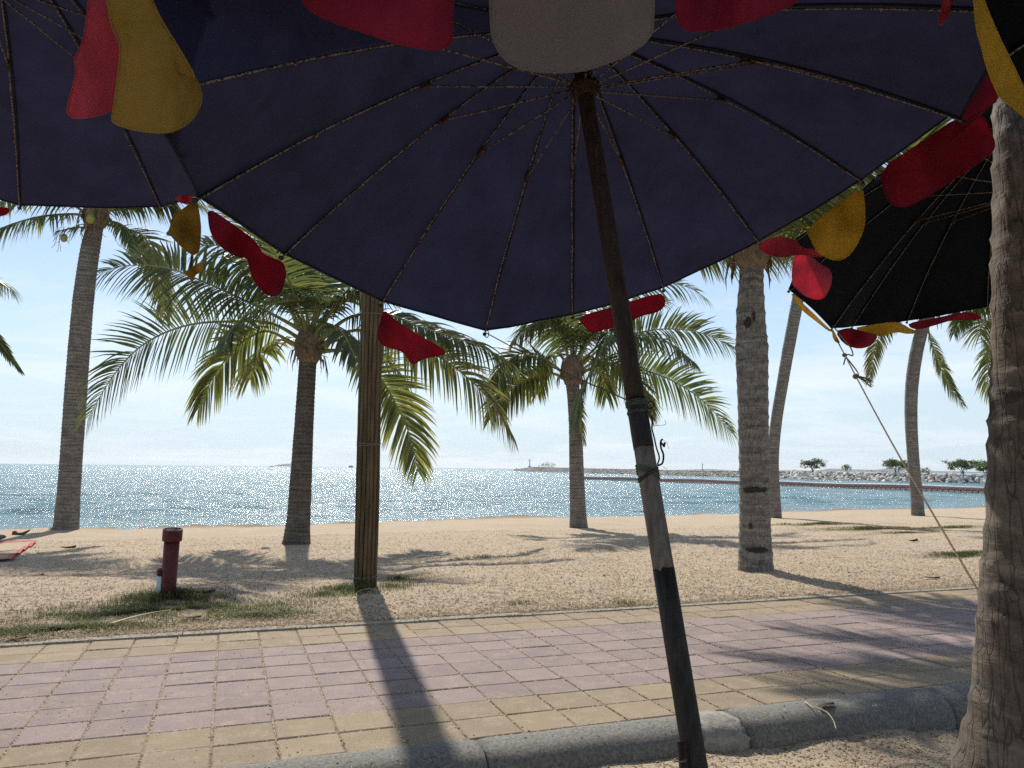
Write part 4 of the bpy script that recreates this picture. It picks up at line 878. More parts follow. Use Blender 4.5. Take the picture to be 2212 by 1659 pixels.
# rope from the black umbrella to the near trunk
def build_rope():
    a = rrim[2] + V3(0, 0, -.01); e = at(2140, 1322, 2.62); base = e
    root = empty('guy_rope', e, 'thin jute rope running down from the black umbrella to the near trunk', 'rope')
    def strand(pts, r, n=60, name='rope_line', tw=0):
        C_ = catmull(pts, n); v, f = tube(C_, r, 6); obj(name, v, f, MT['rope'], root, True, e)
    mid = a * .5 + e * .5 + V3(0, 0, -.03)
    strand([a, mid, e], .0042)
    q = lambda t: a * (1 - t) + e * t + V3(0, 0, -.03 * 4 * t * (1 - t))
    dd = lambda p: proj(p)[2]
    p1 = q(.13); z = dd(p1)
    strand([a + V3(.01, -.01, .02), at(1822, 732, z), at(1838, 752, z), at(1842, 768, z), p1 + V3(.01, -.01, 0), at(1822, 788, z)], .004, 30, 'rope_loop')
    strand([q(.13), at(1850, 800, dd(q(.2))), q(.235) + V3(.012, -.012, 0)], .004, 20, 'rope_loop')
    k = q(.235); v = ICO2_V * .016 + k; obj('knot', v, ICO2_F, MT['rope'], root, True, e); v = ICO2_V * .013 + q(.13); obj('knot', v, ICO2_F, MT['rope'], root, True, e)
    mb = MB(); lr = random.Random(2)
    for i in range(16):
        d = V3(.07 + lr.uniform(-.02, .03), lr.uniform(-.02, .02), -.03 + lr.uniform(-.03, .02)); mb.add(*tube([k, k + d * .5 + V3(0, 0, .008), k + d], .0016, 4))
    mb.obj('frayed_end', MT['rope'], root, False, e)
    mb = MB()
    for i in range(10):
        d = V3(lr.uniform(-.02, .02), lr.uniform(-.02, .02), .06 + lr.uniform(-.02, .04)); mb.add(*tube([a, a + d], .002, 4))
    mb.obj('frayed_end', MT['rope'], root, False, e)
build_rope()
def build_stake():
    d = 1.73; p = at(1466, 1606, d); b = V3(p[0] + .06, p[1] - .05, -.2); o = empty('iron_stake', b, 'rusty iron stake standing against the foot of the leaning pole', 'stake')
    t = nz(p - b); s, c = frame_of(t); mb = MB(); h = (p - b) / 2
    mb.add(*box(b + h, s * .009, c * .002, h)); mb.add(*box(b + h + s * .009 + c * .007, s * .002, c * .007, h)); mb.obj('stake_bar', MT['rust'], o)
    mb = MB(); mb.add(*tube([p - t * .035 + s * .012 * math.cos(q) + c * .012 * math.sin(q) for q in np.linspace(0, 6.28, 12)], .0022, 5)); mb.obj('wire_binding', MT['wire'], o)
build_stake()

# ---------------------------------------------------------------- posts
def build_bamboo():
    b = hit(788, 1266); d = (b - EYE) @ FW; o = empty('bamboo_post', b, 'post made of a bundle of upright bamboo canes tied with wire', 'post')
    top = at(806, 610, d); top = b + (top - b) * 1.62; ax = nz(top - b); e1, e2 = axes_of(ax); R = 25 / F * d - .022; lr = random.Random(8); H = (top - b) @ ax
    a = 0; 
    while a < 2 * math.pi - .12:
        r = lr.uniform(.021, .036); c = math.cos(a) * e1 + math.sin(a) * e2; pts, rad = [], []; nodes = lr.uniform(0, .4)
        for t in np.linspace(0, 1, 84):
            hgt = -.06 + t * (H + .06); bow = .006 * math.sin(hgt * 1.7 + a * 3); p = b + ax * hgt + c * (R * (1 - .06 * t) + bow) + np.cross(ax, c) * .004 * math.sin(hgt * 2.3 + a)
            k = ((hgt + nodes) % .42); pts.append(p); rad.append(r * (1 - .1 * t) * (1.09 if k < .075 else 1.0))
        v, f = tube(pts, rad, 9); obj('bamboo_cane', v, f, MT['bamboo'], o, True, b); a += 2 * (r * .93) / R
    v, f = tube([b + ax * -.05, b + ax * (H - .01)], R * .9, 12); obj('core', v, f, MT['pole_dark'], o, True, b)
    for hh, ti in ((.12, .0), (.135, .01), (1.72, .01), (1.74, -.006), (3.3, .0), (4.9, .0)):
        pts = [b + ax * (hh + ti * math.cos(q)) + (math.cos(q) * e1 + math.sin(q) * e2) * (R + .030) for q in np.linspace(0, 6.3, 30)]; v, f = tube(pts, .0032, 5); obj('wire_band', v, f, MT['wire'], o, True, b)
build_bamboo()
def build_bollard():
    b = hit(362, 1290); d = (b - EYE) @ FW; o = empty('red_pipe_post', b, 'dark red painted pipe post with a round cap in the grass', 'post')
    top = at(373.5, 1143, d); ax = nz(top - b); H = (top - b) @ ax; r = 16 / F * d
    v, f = lathe([(r * 1.0, -.08), (r * 1.0, .05), (r * .99, H - .12)], 32, b, ax); obj('pipe', v, f, MT['redpaint'], o, True, b)
    rc = r * 1.26; v, f = lathe([(r * 1.02, H - .125), (rc * .97, H - .125), (rc, H - .118), (rc, H - .012), (rc * .985, H), (rc * .86, H), (rc * .84, H - .007), (rc * .3, H - .007)], 32, b, ax); obj('cap', v, f, MT['redpaint'], o, False, b)
    b2 = b + RT * (-r * 1.0) + V3(0, -.02, 0); h2 = H * .42; r2 = r * .52
    v, f = lathe([(r2, -.08), (r2, h2 * .80)], 20, b2, ax); obj('side_pipe', v, f, MT['whitepipe'], o, True, b)
    v, f = lathe([(r2 * 1.12, h2 * .78), (r2 * 1.12, h2), (r2 * .92, h2), (r2 * .90, h2 * .9)], 20, b2, ax); c = obj('side_collar', v, f, MT['redpaint'], o, False, b)
build_bollard()

# ---------------------------------------------------------------- breakwater, float line, far things
def sea_pt(x, y): return plane_hit(x, y, SEA)
BW = [((1108, 1017.4), 1.3), ((1140, 1018.8), 3.0), ((1219, 1020.7), 2.5), ((1271, 1022.4), 2.2), ((1358, 1024.5), 2.0), ((1479, 1028), 1.75), ((1590, 1031), 1.75), ((1695, 1034.3), 1.75), ((1800, 1037.2), 1.7), ((1918, 1039.9), 1.7), ((2040, 1042.4), 1.6), ((2165, 1044.6), 1.5), ((2300, 1047.5), 1.5), ((2500, 1052), 1.5)]
BWP = np.array([sea_pt(*p) for p, h in BW]); BWH = np.array([h for p, h in BW])
def build_breakwater():
    o = empty('rock_breakwater', BWP[0], 'long breakwater of pale boulders across the bay', 'breakwater')
    T = np.gradient(BWP, axis=0); T /= np.linalg.norm(T, axis=1)[:, None]; Nn = np.stack([T[:, 1], -T[:, 0], T[:, 2]], -1)
    away = Nn * np.sign(np.einsum('ij,ij->i', Nn, BWP - EYE))[:, None]; away[:, 2] = 0
    V = []; k = len(BWP)
    for i in range(k):
        p = BWP[i]; h = BWH[i]; w = h * 1.3
        V += [p + V3(0, 0, -.6), p + away[i] * w + V3(0, 0, h - .15), p + away[i] * (w + 4) + V3(0, 0, h - .15), p + away[i] * (2 * w + 4) + V3(0, 0, -.6)]
    f = [(4 * i + j, 4 * (i + 1) + j, 4 * (i + 1) + j + 1, 4 * i + j + 1) for i in range(k - 1) for j in range(3)] + [(0, 1, 2, 3)]
    obj('core_mound', V, f, MT['core'], o, False, BWP[0])
    L = np.concatenate([[0], np.cumsum(np.linalg.norm(np.diff(BWP, axis=0), axis=1))]); lr = np.random.default_rng(21); rocks = []
    s = 0
    while s < L[-1]:
        g = lambda A: np.array([np.interp(s, L, A[:, i]) for i in range(3)]); h = np.interp(s, L, BWH); p, aw, t = g(BWP), g(away), g(T); rows = max(3, int(h / .36)); sz = .52
        for r in range(rows + 1):
            q = r / rows; c = p + aw * (h * 1.3 * q) + V3(0, 0, h * q - .1) + t * lr.uniform(-.35, .35) + V3(0, 0, lr.uniform(-.1, .1)); S_ = sz * lr.uniform(.75, 1.3); rocks.append((c, S_, lr.random(3) * 6.28))
        s += .98
    protos = []
    for k in range(7):
        v = np.array([q * (1 + .28 * mnoise.noise(tuple(q * 1.3 + k * 7)) + .1 * mnoise.noise(tuple(q * 4 + k))) for q in (ICO_V if k < 7 else ICO2_V)]) * V3(1.25, .85, .5); protos.append((v, make_mesh('boulder', v, ICO_F, MT['rock'])))
    rocks = [r for r in rocks]
    def score(c):
        x, y, z = proj(c); return z if -50 < x < 2165 else 1e6 + z
    rocks.sort(key=lambda r: score(r[0])); mb = MB()
    for n, (c, S_, e) in enumerate(rocks):
        v, me = protos[n % 7]
        if n < 300: q = put('boulder', me, o, c - BWP[0]); q.rotation_euler = (e[0] * .15, e[1] * .15, e[2]); q.scale = (S_,) * 3
        else:
            cz, sz_ = math.cos(e[2]), math.sin(e[2]); mb.add((v @ np.array([[cz, sz_, 0], [-sz_, cz, 0], [0, 0, 1]])) * S_ + c, ICO_F)
    tag(mb.obj('boulder_field', MT['rock'], o, False, BWP[0]), kind='stuff')
    return away
away = build_breakwater()
def bw_top(x, extra=1.5):
    """point on the crest of the breakwater seen at picture column x"""
    t = np.linspace(0, len(BW) - 1, 600); g = lambda A: np.stack([np.interp(t, np.arange(len(BW)), A[:, i]) for i in range(3)], -1); h = np.interp(t, np.arange(len(BW)), BWH)
    P = g(BWP) + g(away) * (h * 1.3 + extra)[:, None]; P[:, 2] = SEA + h - .15
    d = P - EYE; px = CX + F * (d @ RT) / (d @ FW); return P[int(np.argmin(np.abs(px - x)))]
def build_floats():
    pts = np.array([sea_pt(x, y) for x, y in ((1232, 1034.5), (1262, 1036.3), (1479, 1043.1), (1690, 1051), (1865, 1056.9), (2149, 1067.1), (2330, 1074))]); o = empty('float_line', pts[0], 'line of red plastic cube floats across the swimming area', 'float line')
    L = np.concatenate([[0], np.cumsum(np.linalg.norm(np.diff(pts, axis=0), axis=1))]); bodies = bevel_box_mesh('float_cube', .54, .52, .26, .04, MT['floatred']); lower = bevel_box_mesh('float_cube_lower', .52, .50, .28, .05, MT['floatpale']); lug = bevel_box_mesh('float_lug', .10, .53, .20, .02, MT['floatpale']); glare_slab = bevel_box_mesh('float_top_glare', .60, .5, .12, .012, MT['floatglare'])  # the thin white top slab imitates glare by its colour
    s = 0; n = 0
    while s < L[-1]:
        p = np.array([np.interp(s, L, pts[:, i]) for i in range(3)]); q = np.array([np.interp(s + .3, L, pts[:, i]) for i in range(3)]); t = nz(q - p) if s + .3 < L[-1] else t
        rz = math.atan2(t[1], t[0]); loc = p - pts[0] + V3(0, 0, .04 * math.sin(s * .35) + .02)
        b = put('float_cube', bodies, o, loc + V3(0, 0, .37)); b.rotation_euler = (0, 0, rz)
        for me, nm, dz, dx in ((lower, 'lower_half', -.275, 0), (lug, 'lug', 0.0, .31), (glare_slab, 'painted_glare', .192, 0)):
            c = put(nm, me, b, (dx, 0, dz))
        s += .62; n += 1
build_floats()
def far_tree(x, base_dy, w, h, label, seed, dense=900, flat=.45, stems=4, name='acacia_tree', cat='tree', group='trees on the breakwater', trunk=True, bare=False):
    p = bw_top(x, 2.0); d = (p - EYE) @ FW; k = d / F; W, H = w * k, h * k; lr = np.random.default_rng(seed); o = empty(name, p, label, cat, group)
    tips = []
    if trunk:
        mb = MB()
        for s in range(stems):
            a = lr.uniform(0, 6.28); r = W * .28 * lr.uniform(.5, 1.1); q = p + V3(r * math.cos(a), r * .7 * math.sin(a), H * lr.uniform(.55, .75)); m = p + (q - p) * .45 + V3(0, 0, H * .05); mb.add(*tube(catmull([p + V3(0, 0, -.2), m, q], 8), np.linspace(.055, .018, 8) * H * .5, 6))
            for b in range(4):
                e = q + V3(lr.normal(0, W * .16), lr.normal(0, W * .12), H * lr.uniform(.02, .22)); mb.add(*tube([q * .6 + m * .4, (q + e) / 2 + V3(0, 0, .05 * H), e], np.array([.014, .010, .004]) * H, 4)); tips.append(e)
        mb.obj('trunk', MT['twig'], o, True, p)
    n = 46 if trunk else 34; C_ = []
    for i in range(n):
        if trunk and i < len(tips): C_.append(tips[i])
        else:
            a = lr.uniform(0, 6.28); r = math.sqrt(lr.random()); z0 = (.36 if trunk else .05); z = z0 + (.95 - z0) * lr.random() * math.sqrt(max(0, 1 - r * r * .8)); C_.append(p + V3(W / 2 * r * math.cos(a), W / 2.6 * r * math.sin(a), H * z))
    V = []; per = dense // n
    for c in C_:
        sp = lr.normal(0, 1, (per, 3)) * V3(W * .06, W * .06, H * .055) + c
        for q in sp:
            a = lr.normal(0, 1, 3); b = lr.normal(0, 1, 3); s = H * .05; V += [q - nz(a) * s, q + nz(a) * s, q + nz(b) * s * 1.3]
    V = np.array(V); obj('crown', V, np.arange(len(V)).reshape(-1, 3), MT['farleaf'], o, False, p, np.repeat(lr.uniform(.1, .8, len(V) // 3), 3))
    if bare:
        mb = MB()
        for i in range(30):
            a = p + V3(lr.uniform(0, W * .5), 0, H * lr.uniform(.5, .8)); e = a + V3(lr.uniform(.1, .35) * W * .6, lr.normal(0, .3), lr.uniform(-.05, .3) * H); mb.add(*tube([a, (a + e) / 2 + V3(0, 0, .1), e], .02, 3))
        mb.obj('bare_twigs', MT['twig'], o, False, p)
far_tree(1185, 0, 32, 13, 'round bush beside the beacon at the breakwater tip', 31, 800, trunk=False, name='bush', cat='bush')
far_tree(1758, 0, 50, 32, 'acacia tree with bare twigs on its right side on the breakwater', 32, 1400, bare=True)
far_tree(1829, 0, 20, 22, 'smallest acacia tree on the breakwater, with one tilted crown', 33, 500, stems=2)
far_tree(1937, 0, 56, 34, 'dense dark acacia tree on the breakwater left of the slim palm trunk', 34, 2000)
far_tree(1999, 0, 24, 17, 'low round bush on the breakwater right of the slim palm trunk', 35, 800, trunk=False, name='bush', cat='bush')
far_tree(2083, 0, 62, 36, 'wide flat acacia, left one of the pair beside the near trunk', 36, 1800)
far_tree(2131, 0, 58, 34, 'wide flat acacia, right one of the pair touching the near trunk', 37, 1700)
far_tree(1722, 0, 30, 9, 'grey scrubby bush on the breakwater just right of the thin trunk', 38, 500, trunk=False, name='bush', cat='bush')
far_tree(1882, 0, 22, 9, 'low brownish bush on the breakwater between two acacias', 39, 400, trunk=False, name='bush', cat='bush')
far_tree(1914, 0, 18, 9, 'small green bush under the dense dark acacia', 40, 400, trunk=False, name='bush', cat='bush')
far_tree(2041, 0, 10, 6, 'tiny dry bush on the breakwater crest before the acacia pair', 41, 200, trunk=False, name='bush', cat='bush')
def beacon(x, h, label):
    p = bw_top(x, 1.0); d = (p - EYE) @ FW; H = h * d / F; o = empty('beacon_tower', p, label, 'beacon', 'beacons on the breakwater')
    mb = MB(); mb.add(*abox(p[0] - .16 * H, p[0] + .16 * H, p[1] - .16 * H, p[1] + .16 * H, p[2] - .3, p[2] + .16 * H)); mb.add(*abox(p[0] - .2 * H, p[0] + .2 * H, p[1] - .2 * H, p[1] + .2 * H, p[2] + .165 * H, p[2] + .2 * H)); mb.obj('plinth', MT['beacon'], o, False, p)
    v, f = lathe([(.06 * H, .2 * H), (.048 * H, .82 * H)], 12, p); obj('column', v, f, MT['beacon'], o, True, p)
    v, f = lathe([(.05 * H, .80 * H), (.13 * H, .83 * H), (.13 * H, .86 * H), (.06 * H, .862 * H)], 12, p); obj('platform', v, f, MT['beacon'], o, False, p)
    v, f = lathe([(.035 * H, .862 * H), (.035 * H, .95 * H), (.05 * H, .952 * H), (.01 * H, 1.02 * H)], 10, p); obj('lantern', v, f, MT['boatdark'], o, False, p)
beacon(1144, 19, 'grey beacon tower at the left tip of the breakwater'); beacon(1517, 17, 'grey beacon tower midway along the breakwater, left of the thick trunk')
def person(x, label, extra=.3, low=0):
    p = bw_top(x, extra) + V3(0, 0, -low); o = empty('person', p, label, 'person', 'people on the breakwater'); me = bpy.data.meshes.new('body')
    vs_ = [(0, 0, .92), (0, 0, 1.15), (0, .01, 1.42), (0, .01, 1.52), (0, .02, 1.66), (.11, 0, .86), (.12, .04, .48), (.13, 0, .05), (-.11, 0, .86), (-.12, -.03, .48), (-.13, 0, .05), (.2, 0, 1.38), (.27, .05, 1.1), (.24, .22, .95), (-.2, 0, 1.38), (-.26, .03, 1.1), (-.25, .1, .86)]
    me.from_pydata(vs_, [(0, 1), (1, 2), (2, 3), (3, 4), (0, 5), (5, 6), (6, 7), (0, 8), (8, 9), (9, 10), (2, 11), (11, 12), (12, 13), (2, 14), (14, 15), (15, 16)], []); me.materials.append(MT['skinp'])
    q = put('body', me, o); md = q.modifiers.new('skin', 'SKIN'); R_ = [.15, .14, .15, .06, .10, .09, .06, .05, .09, .06, .05, .06, .045, .04, .06, .045, .04]
    for s, r in zip(me.skin_vertices[0].data, R_): s.radius = (r, r)
    me.skin_vertices[0].data[0].use_root = True; q.modifiers.new('sub', 'SUBSURF').levels = 1
person(1164, 'tiny standing person in dark clothes between beacon and bush on the breakwater'); person(1115, 'tiny standing person in dark clothes at the very tip of the breakwater', -1.5, .6)
def boat(x, y, wpx, D, label, kind):
    p = plane_hit(x, 1012 + (x - CX) * .00995 + F * 1.9 / D, SEA); k = D / F; W = wpx * k; o = empty('boat', p, label, 'boat', 'boats on the horizon'); V = []
    n = 9
    for i in range(n):
        t = i / (n - 1); w = W * .11 * math.sin(min(1, (1 - t) * 2.2 + .1) * math.pi / 2); x_ = (t - .5) * W; sh = W * (.075 + .03 * t * t)
        V += [p + V3(x_, -w, sh), p + V3(x_ * .96, -w * .7, -.3), p + V3(x_ * .96, w * .7, -.3), p + V3(x_, w, sh)]
    f = [(4 * i + j, 4 * i + (j + 1) % 4, 4 * i + 4 + (j + 1) % 4, 4 * i + 4 + j) for i in range(n - 1) for j in range(4)] + [(3, 2, 1, 0), tuple(4 * (n - 1) + j for j in range(4))]
    obj('hull', V, f, MT['boatdark'], o, False, p)
    def bx(nm, x0, x1, z0, z1, m='boat'): v, f = abox(p[0] + x0 * W, p[0] + x1 * W, p[1] - .09 * W, p[1] + .09 * W, p[2] + z0 * W, p[2] + z1 * W); obj(nm, v, f, MT[m], o, False, p)
    if kind: bx('cabin', -.34, .32, .08, .19, 'boatdark'); bx('upper_deck', -.28, .26, .192, .25); bx('bridge', .04, .24, .252, .31); bx('funnel', -.2, -.1, .252, .33)
    else: bx('cabin', -.3, .05, .08, .26, 'boatdark'); v, f = lathe([(.02 * W, 0), (.008 * W, .7 * W)], 6, p + V3(.15 * W, 0, .05 * W)); obj('mast', v, f, MT['boatdark'], o, False, p)
boat(758, 1008, 14, 2600, 'passenger ferry on the horizon left of the bamboo post', True); boat(587, 1007, 8, 2200, 'small dark boat on the horizon left of the faint island', False); boat(530, 1006.5, 4, 2600, 'smallest boat, a speck on the horizon further left', False)
def hill(name, x0, x1, prof, D, label):
    """ridge of hills at distance D; prof: list of (t, height px)"""
    n = 60; k = D / F; xs = np.linspace(x0, x1, n); V = []; lr = np.random.default_rng(int(x0) + 7)
    for i, x in enumerate(xs):
        t = i / (n - 1); hh = np.interp(t, [q for q, _ in prof], [h for _, h in prof]) * k; hh *= 1 + .06 * mnoise.noise((i * .35, D * .01, 0))
        c = V3((x - CX) / F * D, D, SEA); w = max(hh, 5) * 3.5
        V += [c + V3(0, -w, -2), c + V3(0, -w * .45, hh * .55), c + V3(0, 0, hh), c + V3(0, w, -2)]
    f = [(4 * i + j, 4 * i + 4 + j, 4 * i + 5 + j, 4 * i + 1 + j) for i in range(n - 1) for j in range(3)] + [(0, 1, 2, 3), tuple(4 * (n - 1) + 3 - j for j in range(4))]
    tag(obj(name, V, f, MT['hill'], None, True, V3((x0 + x1) / 2 / F * D, D, SEA)), label, kind='structure')
hill('island', 593, 664, [(0, 0), (.2, 4), (.5, 6.2), (.8, 5), (1, 0)], 9000, 'faint low island on the horizon behind the second palm')
hill('hills', 1640, 2240, [(0, 0), (.08, 2.5), (.13, 2.5), (.2, 2), (.25, 7), (.32, 6), (.4, 5), (.44, 7), (.5, 12), (.56, 8), (.62, 4), (.75, 3.5), (.9, 3), (1, 2)], 10500, 'pale blue hills far beyond the breakwater')
hill('hills', 1440, 1600, [(0, 0), (.3, 2), (.6, 3.5), (1, 0)], 10000, 'very low pale hills beyond the second beacon')

# ---------------------------------------------------------------- grass, litter, small things
def build_grass():
    lr = np.random.default_rng(5); V, T, Fc = [], [], []; base = 0
    for cu, cv, ru, rv, n, h, p in GRASS:
        r = np.abs(lr.normal(0, .62, n)); a = lr.uniform(0, 6.283, n); u = cu + ru * r * np.cos(a); v = cv + rv * r * np.sin(a)
        keep = (v > PE + .13) & (vnoise(u * 4.1, v * 5.2) + .55 > lr.random(n) * .9); u, v = u[keep], v[keep]; m = len(u); r = r[keep]
        P = u[:, None] * UU + v[:, None] * VV; P[:, 2] = ground_uv(u, v) - .004
        H = h * lr.uniform(.45, 1.25, m) * np.clip(1.25 - .45 * r, .4, 1.2); an = lr.uniform(0, 6.283, m); ln = lr.uniform(.3, 1.25, m); d = np.stack([np.cos(an), np.sin(an), np.zeros(m)], -1); w = np.stack([-np.sin(an), np.cos(an), np.zeros(m)], -1) * lr.uniform(.0016, .0034, m)[:, None]
        zc = V3(0, 0, 1); q1 = P + d * (H * ln * .25)[:, None] + zc * (H * .6)[:, None]; q2 = P + d * (H * ln * .85)[:, None] + zc * (H * np.clip(1.0 - .35 * ln, .3, 1))[:, None]
        V.append(np.stack([P - w, P + w, q1 + w * .8, q1 - w * .8, q2], 1).reshape(-1, 3)); s = base + np.arange(m) * 5
        Fc += [tuple(x) for x in np.stack([s, s + 1, s + 2, s + 3], -1)] + [tuple(x) for x in np.stack([s + 3, s + 2, s + 4], -1)]
        T.append(np.repeat(np.clip(lr.normal(.42, .25, m), 0, .9), 5)); base += m * 5
    tag(obj('grass', np.concatenate(V), Fc, MT['grass'], None, False, None, np.concatenate(T)), 'patches of short green grass growing in the sand', 'grass', kind='stuff')
build_grass()
def build_litter():
    lr = np.random.default_rng(9); V, T, Fc = [], [], []; base = 0
    def scatter(u, v, z, size, lift, tmean, tsd, wid=.22):
        nonlocal base
        m = len(u); P = u[:, None] * UU + v[:, None] * VV; P[:, 2] = z + lift; an = lr.uniform(0, 6.283, m); L = size * lr.uniform(.5, 1.6, m); d = np.stack([np.cos(an), np.sin(an), lr.uniform(-.25, .25, m)], -1) * L[:, None] * .5
        w = np.stack([-np.sin(an), np.cos(an), lr.uniform(-.6, .6, m)], -1) * (L * wid * lr.uniform(.4, 1.4, m))[:, None] * .5; c = V3(0, 0, 1) * (L * lr.uniform(.05, .32, m))[:, None]
        V.append(np.stack([P - d - w, P - d + w, P + c - w, P + c + w, P + d - w * .6, P + d + w * .6], 1).reshape(-1, 3)); s = base + np.arange(m) * 6
        Fc.extend([tuple(x) for x in np.stack([s, s + 1, s + 3, s + 2], -1)]); Fc.extend([tuple(x) for x in np.stack([s + 2, s + 3, s + 5, s + 4], -1)])
        T.append(np.repeat(np.clip(lr.normal(tmean, tsd, m), 0, 1), 6)); base += m * 6
    n = 120000; v = PE + .14 + 13 * lr.random(n) ** 1.8; u = -3.2 - .3 * (v - PE) + lr.random(n) ** 1.25 * (15 + 1.3 * (v - PE)); scatter(u, v, ground_uv(u, v), .030, .003, .45, .27)
    n = 16000; v = 2.3 + (KF - 2.3 - .01) * lr.random(n); u = lr.uniform(-.5, 5.2, n); scatter(u, v, ground_uv(u, v), .016, .002, .45, .25, .4)
    n = 2600; v = PE - .02 + .16 * lr.random(n); u = lr.uniform(-2, 9, n); scatter(u, v, np.full(n, .019), .022, 0, .5, .22)
    n = 5200; v = lr.uniform(KB, PE, n); u = lr.uniform(-2.2, 9, n); keep = vnoise(u * 1.5, v * 2) + .35 > lr.random(n); u, v = u[keep], v[keep]; scatter(u, v, np.full(len(u), .002), .009, .001, .55, .25, .6)
    n = 5200; v = KB + PV * lr.integers(0, 10, n) + lr.normal(0, .008, n); u = lr.uniform(-2.2, 8, n); scatter(u, v, np.full(n, -.003), .010, .001, .62, .15, .6)
    n = 6500; u = -.02 + PU * lr.integers(-8, 26, n) + lr.normal(0, .007, n); v = lr.uniform(KB, PE, n); scatter(u, v, np.full(n, -.002), .011, .001, .64, .15, .6)
    n = 900; v = lr.uniform(KB - .28, KB, n); u = lr.uniform(-2, 7, n); scatter(u, v, np.full(n, .022), .008, .0, .55, .2, .6)
    tag(obj('sand_litter', np.concatenate(V), Fc, MT['litter'], None, False, None, np.concatenate(T)), 'dry flakes and crumbs strewn over the sand and the tiles', 'litter', kind='stuff')
build_litter()
def small_leaf(x, y, size, rot, label, mat='deadleaf', seed=0, curl=.4, onpath=False, group=None):
    p = plane_hit(x, y, .004) if onpath else hit(x, y); V = []; n = 9
    for i in range(n):
        t = i / (n - 1); w = size * .16 * math.sin(math.pi * min(1, t * .96 + .04)) ** .8
        for k in (-1, 0, 1): V.append(V3((t - .5) * size, k * w, .012 + curl * size * (.35 * (t - .62) ** 2 + (.16 * abs(k)) * (.4 + t)) + .02 * size * mnoise.noise((t * 5, k, seed))))
    c, s = math.cos(rot), math.sin(rot); V = np.array(V) @ np.array([[c, s, 0], [-s, c, 0], [0, 0, 1]]) + p; f = [(3 * i + k, 3 * i + 3 + k, 3 * i + 4 + k, 3 * i + 1 + k) for i in range(n - 1) for k in (0, 1)]
    return tag(obj('fallen_leaf' if mat == 'deadleaf' else 'paper_scrap', V, f, MT[mat], None, True, p), label, 'leaf' if mat == 'deadleaf' else 'paper', group)
LG = 'fallen leaves on the sand'
small_leaf(442, 1285, .22, .4, 'brown curled leaf in the grass just right of the red post', seed=1, curl=.9, group=LG)
small_leaf(36, 1384, .14, .3, 'dark leaf on the grass edge at the lower left', seed=2, group=LG)
small_leaf(2012, 1251, .22, -.1, 'brown leaf lying on the sand under the rope, nearest the path', seed=3, group=LG)
small_leaf(1973, 1171, .26, .3, 'dark crumpled leaf on the sand near the slim palm', seed=4, curl=.9, group=LG)
small_leaf(410, 1338, .20, .2, 'dry leaf beside the stick in the grass', seed=5, group=LG)
small_leaf(1380, 1108, .5, .1, 'dark scrap at the water edge left of the umbrella pole', seed=6, curl=.7, group=LG)
small_leaf(82, 1245, .16, 1.0, 'small dark leaf on the sand below the woven mat', seed=7, group=LG)
small_leaf(147, 1186, .26, .5, 'dark bits of bark beside the corner of the mat', seed=8, curl=.8, group=LG)
small_leaf(1785, 1530, .14, .5, 'curled leaf lying on the kerb stone near the vine stem', seed=9, onpath=True, group=LG)
def husk():
    p = hit(45, 1156); C_ = catmull([p + V3(-.17, 0, .10), p + V3(-.14, 0, .03), p + V3(0, 0, .02), p + V3(.14, 0, .08), p + V3(.22, 0, .14)], 16); v, f = tube(C_, np.interp(np.linspace(0, 1, 16), [0, .2, .6, 1], [.045, .065, .04, .012]), 8); tag(obj('coconut_husk', v, f, MT['deadleaf'], None, True, p), 'dark curved coconut husk on the sand above the mat', 'husk')
husk()
def stone(x, y, r, label, seed):
    p = hit(x, y); v = np.array([q * (1 + .15 * mnoise.noise(tuple(q * 1.5 + seed))) for q in ICO2_V]) * V3(r * 1.4, r, r * .62) + p + V3(0, 0, r * .3); tag(obj('stone', v, ICO2_F, MT['stone'], None, True, p), label, 'stone')
stone(573, 1186, .062, 'pale smooth stone on the sand left of the second palm', 1)
def stick(pxs, r, label, mat='straw', name='stick', lift=.03, onz=None):
    P = [(hit(x, y) if onz is None else plane_hit(x, y, onz)) + V3(0, 0, lift) for x, y in pxs]; v, f = tube(catmull(P, 24), np.linspace(r, r * .6, 24), 6); tag(obj(name, v, f, MT[mat], None, True, P[0]), label, 'stick')
stick([(236, 1356), (290, 1340), (335, 1330), (368, 1325)], .011, 'long pale straight stick lying in the grass by the path')
stick([(772, 1294), (770, 1287), (785, 1279), (805, 1278), (822, 1282)], .006, 'loop of pale string in the grass at the bamboo post', name='string_loop')
stick([(1739, 1516), (1756, 1528), (1772, 1532), (1788, 1540), (1800, 1556), (1806, 1574)], .004, 'thin pale vine stem hanging over the kerb edge', name='vine_stem', onz=.028, lift=0)
stick([(1890, 1143), (1960, 1146), (2030, 1150)], .02, 'long thin dry branch on the far grass streak', 'deadleaf', 'branch')
stick([(2000, 1550), (2040, 1556), (2095, 1558)], .006, 'short dry twig at the kerb foot near the trunk', 'deadleaf', 'twig')
def paper():
    p = hit(1424, 1622); lr = np.random.default_rng(2); v = np.array([q * (1 + .4 * mnoise.noise(tuple(q * 2.5))) for q in ICO2_V]) * V3(.045, .032, .02) + p + V3(0, 0, .012); tag(obj('crumpled_paper', v, ICO2_F, MT['white'], None, False, p), 'crumpled white paper on the sand left of the pole', 'paper')
paper()
def cap():
    p = hit(1305, 1246); v, f = lathe([(.016, 0), (.018, .004), (.018, .016), (.015, .02)], 14, p + V3(0, 0, .01)); m = pmat('green_plastic', [(.3, (.02, .3, .12)), (.7, (.03, .4, .16))], 5, rough=.4); tag(obj('bottle_cap', v, f, m, None, False, p), 'tiny green bottle cap on the sand', 'cap')
cap()
